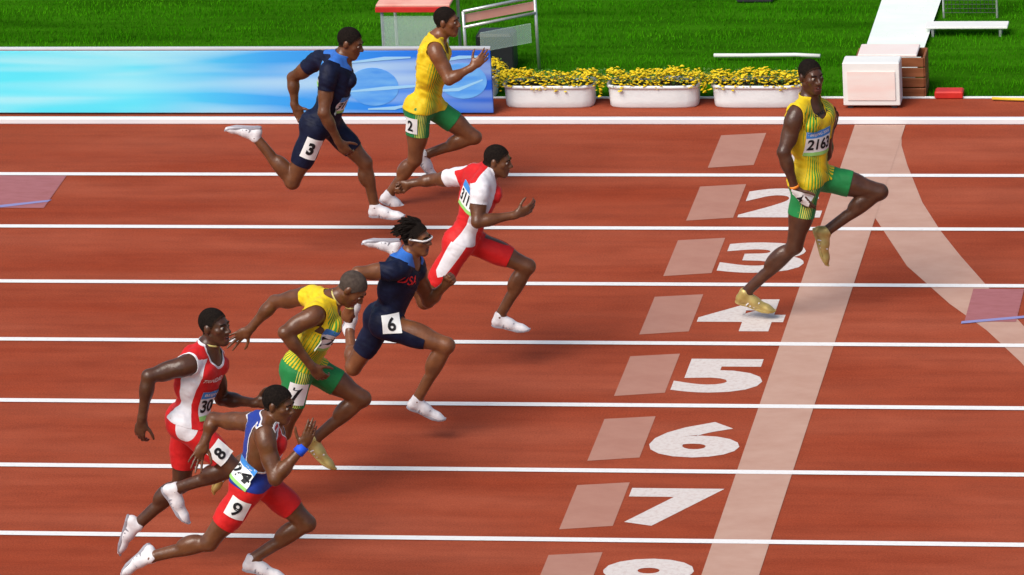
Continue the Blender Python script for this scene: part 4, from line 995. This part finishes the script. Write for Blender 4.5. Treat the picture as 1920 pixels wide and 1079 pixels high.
        gl = mb.build('sunglasses', M['glass_white'], root, True, B.base)
        for g_ in (-1, 1):
            mb = MB(); V = []
            for u_ in (-.014, .016):
                for l_, f_ in ((.004, .104), (.022, .103), (.042, .094), (.058, .078)): V.append(hp(g_*l_, f_, .008+u_))
            V2 = [v-B.H[1]*.004 for v in V]
            mb.add(V+V2, [(0, 1, 5, 4), (1, 2, 6, 5), (2, 3, 7, 6), (8, 12, 13, 9), (9, 13, 14, 10), (10, 14, 15, 11), (0, 8, 9, 1), (1, 9, 10, 2), (2, 10, 11, 3), (4, 5, 13, 12), (5, 6, 14, 13), (6, 7, 15, 14), (3, 11, 15, 7), (0, 4, 12, 8)])
            mb.build('lens', M['lens'], gl, False, B.base)
        # dreadlocks
        rnd = random.Random(5); mb = MB()
        for i in range(120):
            th = rnd.uniform(-2.2, 2.2); el = rnd.uniform(.05, 1.45); d = -math.cos(th)*math.cos(el); l = math.sin(th)*math.cos(el); u = math.sin(el)
            if d > .25 and u < .75: continue
            a = hp(l*.072, -.016+d*-.0+(-math.cos(th)*math.cos(el))*.090, .030+u*.088); ln = rnd.uniform(.05, .10)
            out = nz(B.H[0]*l+B.H[1]*(d-.35)+B.H[2]*u*.8); pts = [a-out*.01]
            v = out*1.0
            for q in range(5):
                v = nz(v+np.array([-.35, rnd.uniform(-.15, .15), -.34+rnd.uniform(-.1, .1)])*.55); pts.append(pts[-1]+v*ln/5)
            mb.tube(pts, .0085, 5, .0055)
        o = mb.build('dreadlocks', M['hair'], root, True, B.base)
        wrist_band(B, 'Rel', 'Rwr', .97, M['band_gold'], root, .032, .012)
    if key == 'lane_seven':
        put(556, 740, .12, .155, '7', thigh_up, side, name='hip_number', bands=False, tx=(.26, .76), ty=(.18, .82), bold=.04)
        put(617, 640, .17, .17, '2', B.up, B.Fc[1])
        wrist_band(B, 'neck', 'head', .25, M['band_gold'], root, .064, .010, 'necklace')
    if key == 'lane_eight':
        put(392, 757, .19, .19, '306', B.up, B.Fc[1], head='BEIJING')
        put(412, 850, .12, .13, '8', thigh_up, side, name='hip_number', bands=False, tx=(.28, .72), ty=(.18, .82))
        c, n = pick(tree, 402, 713)
        if c is not None: n = nz(nz(n)*.7+B.Fc[1]); ey = nz(B.up-n*(B.up@n)); ex = np.cross(ey, n); sf = project_patch(B, tree, c, n, ex, ey, .2, .05, .004); lettering(B, sf, 'TRINIDAD', M['paper'], root, .03, .97, .2, .8, .001, .02, name='chest_lettering')
        wrist_band(B, 'neck', 'head', .22, M['band_gold'], root, .064, .010, 'necklace')
    if key == 'lane_nine':
        put(444, 955, .125, .135, '9', thigh_up*.8+B.up*.5, side, name='hip_number', bands=False, tx=(.26, .74), ty=(.14, .86), bold=.02)
        put(452, 885, .19, .15, '24', B.up, -B.Fc[1]*.5)
        wrist_band(B, 'Rel', 'Rwr', .95, M['band_blue'], root, .037, .06)
    BODIES[key] = root
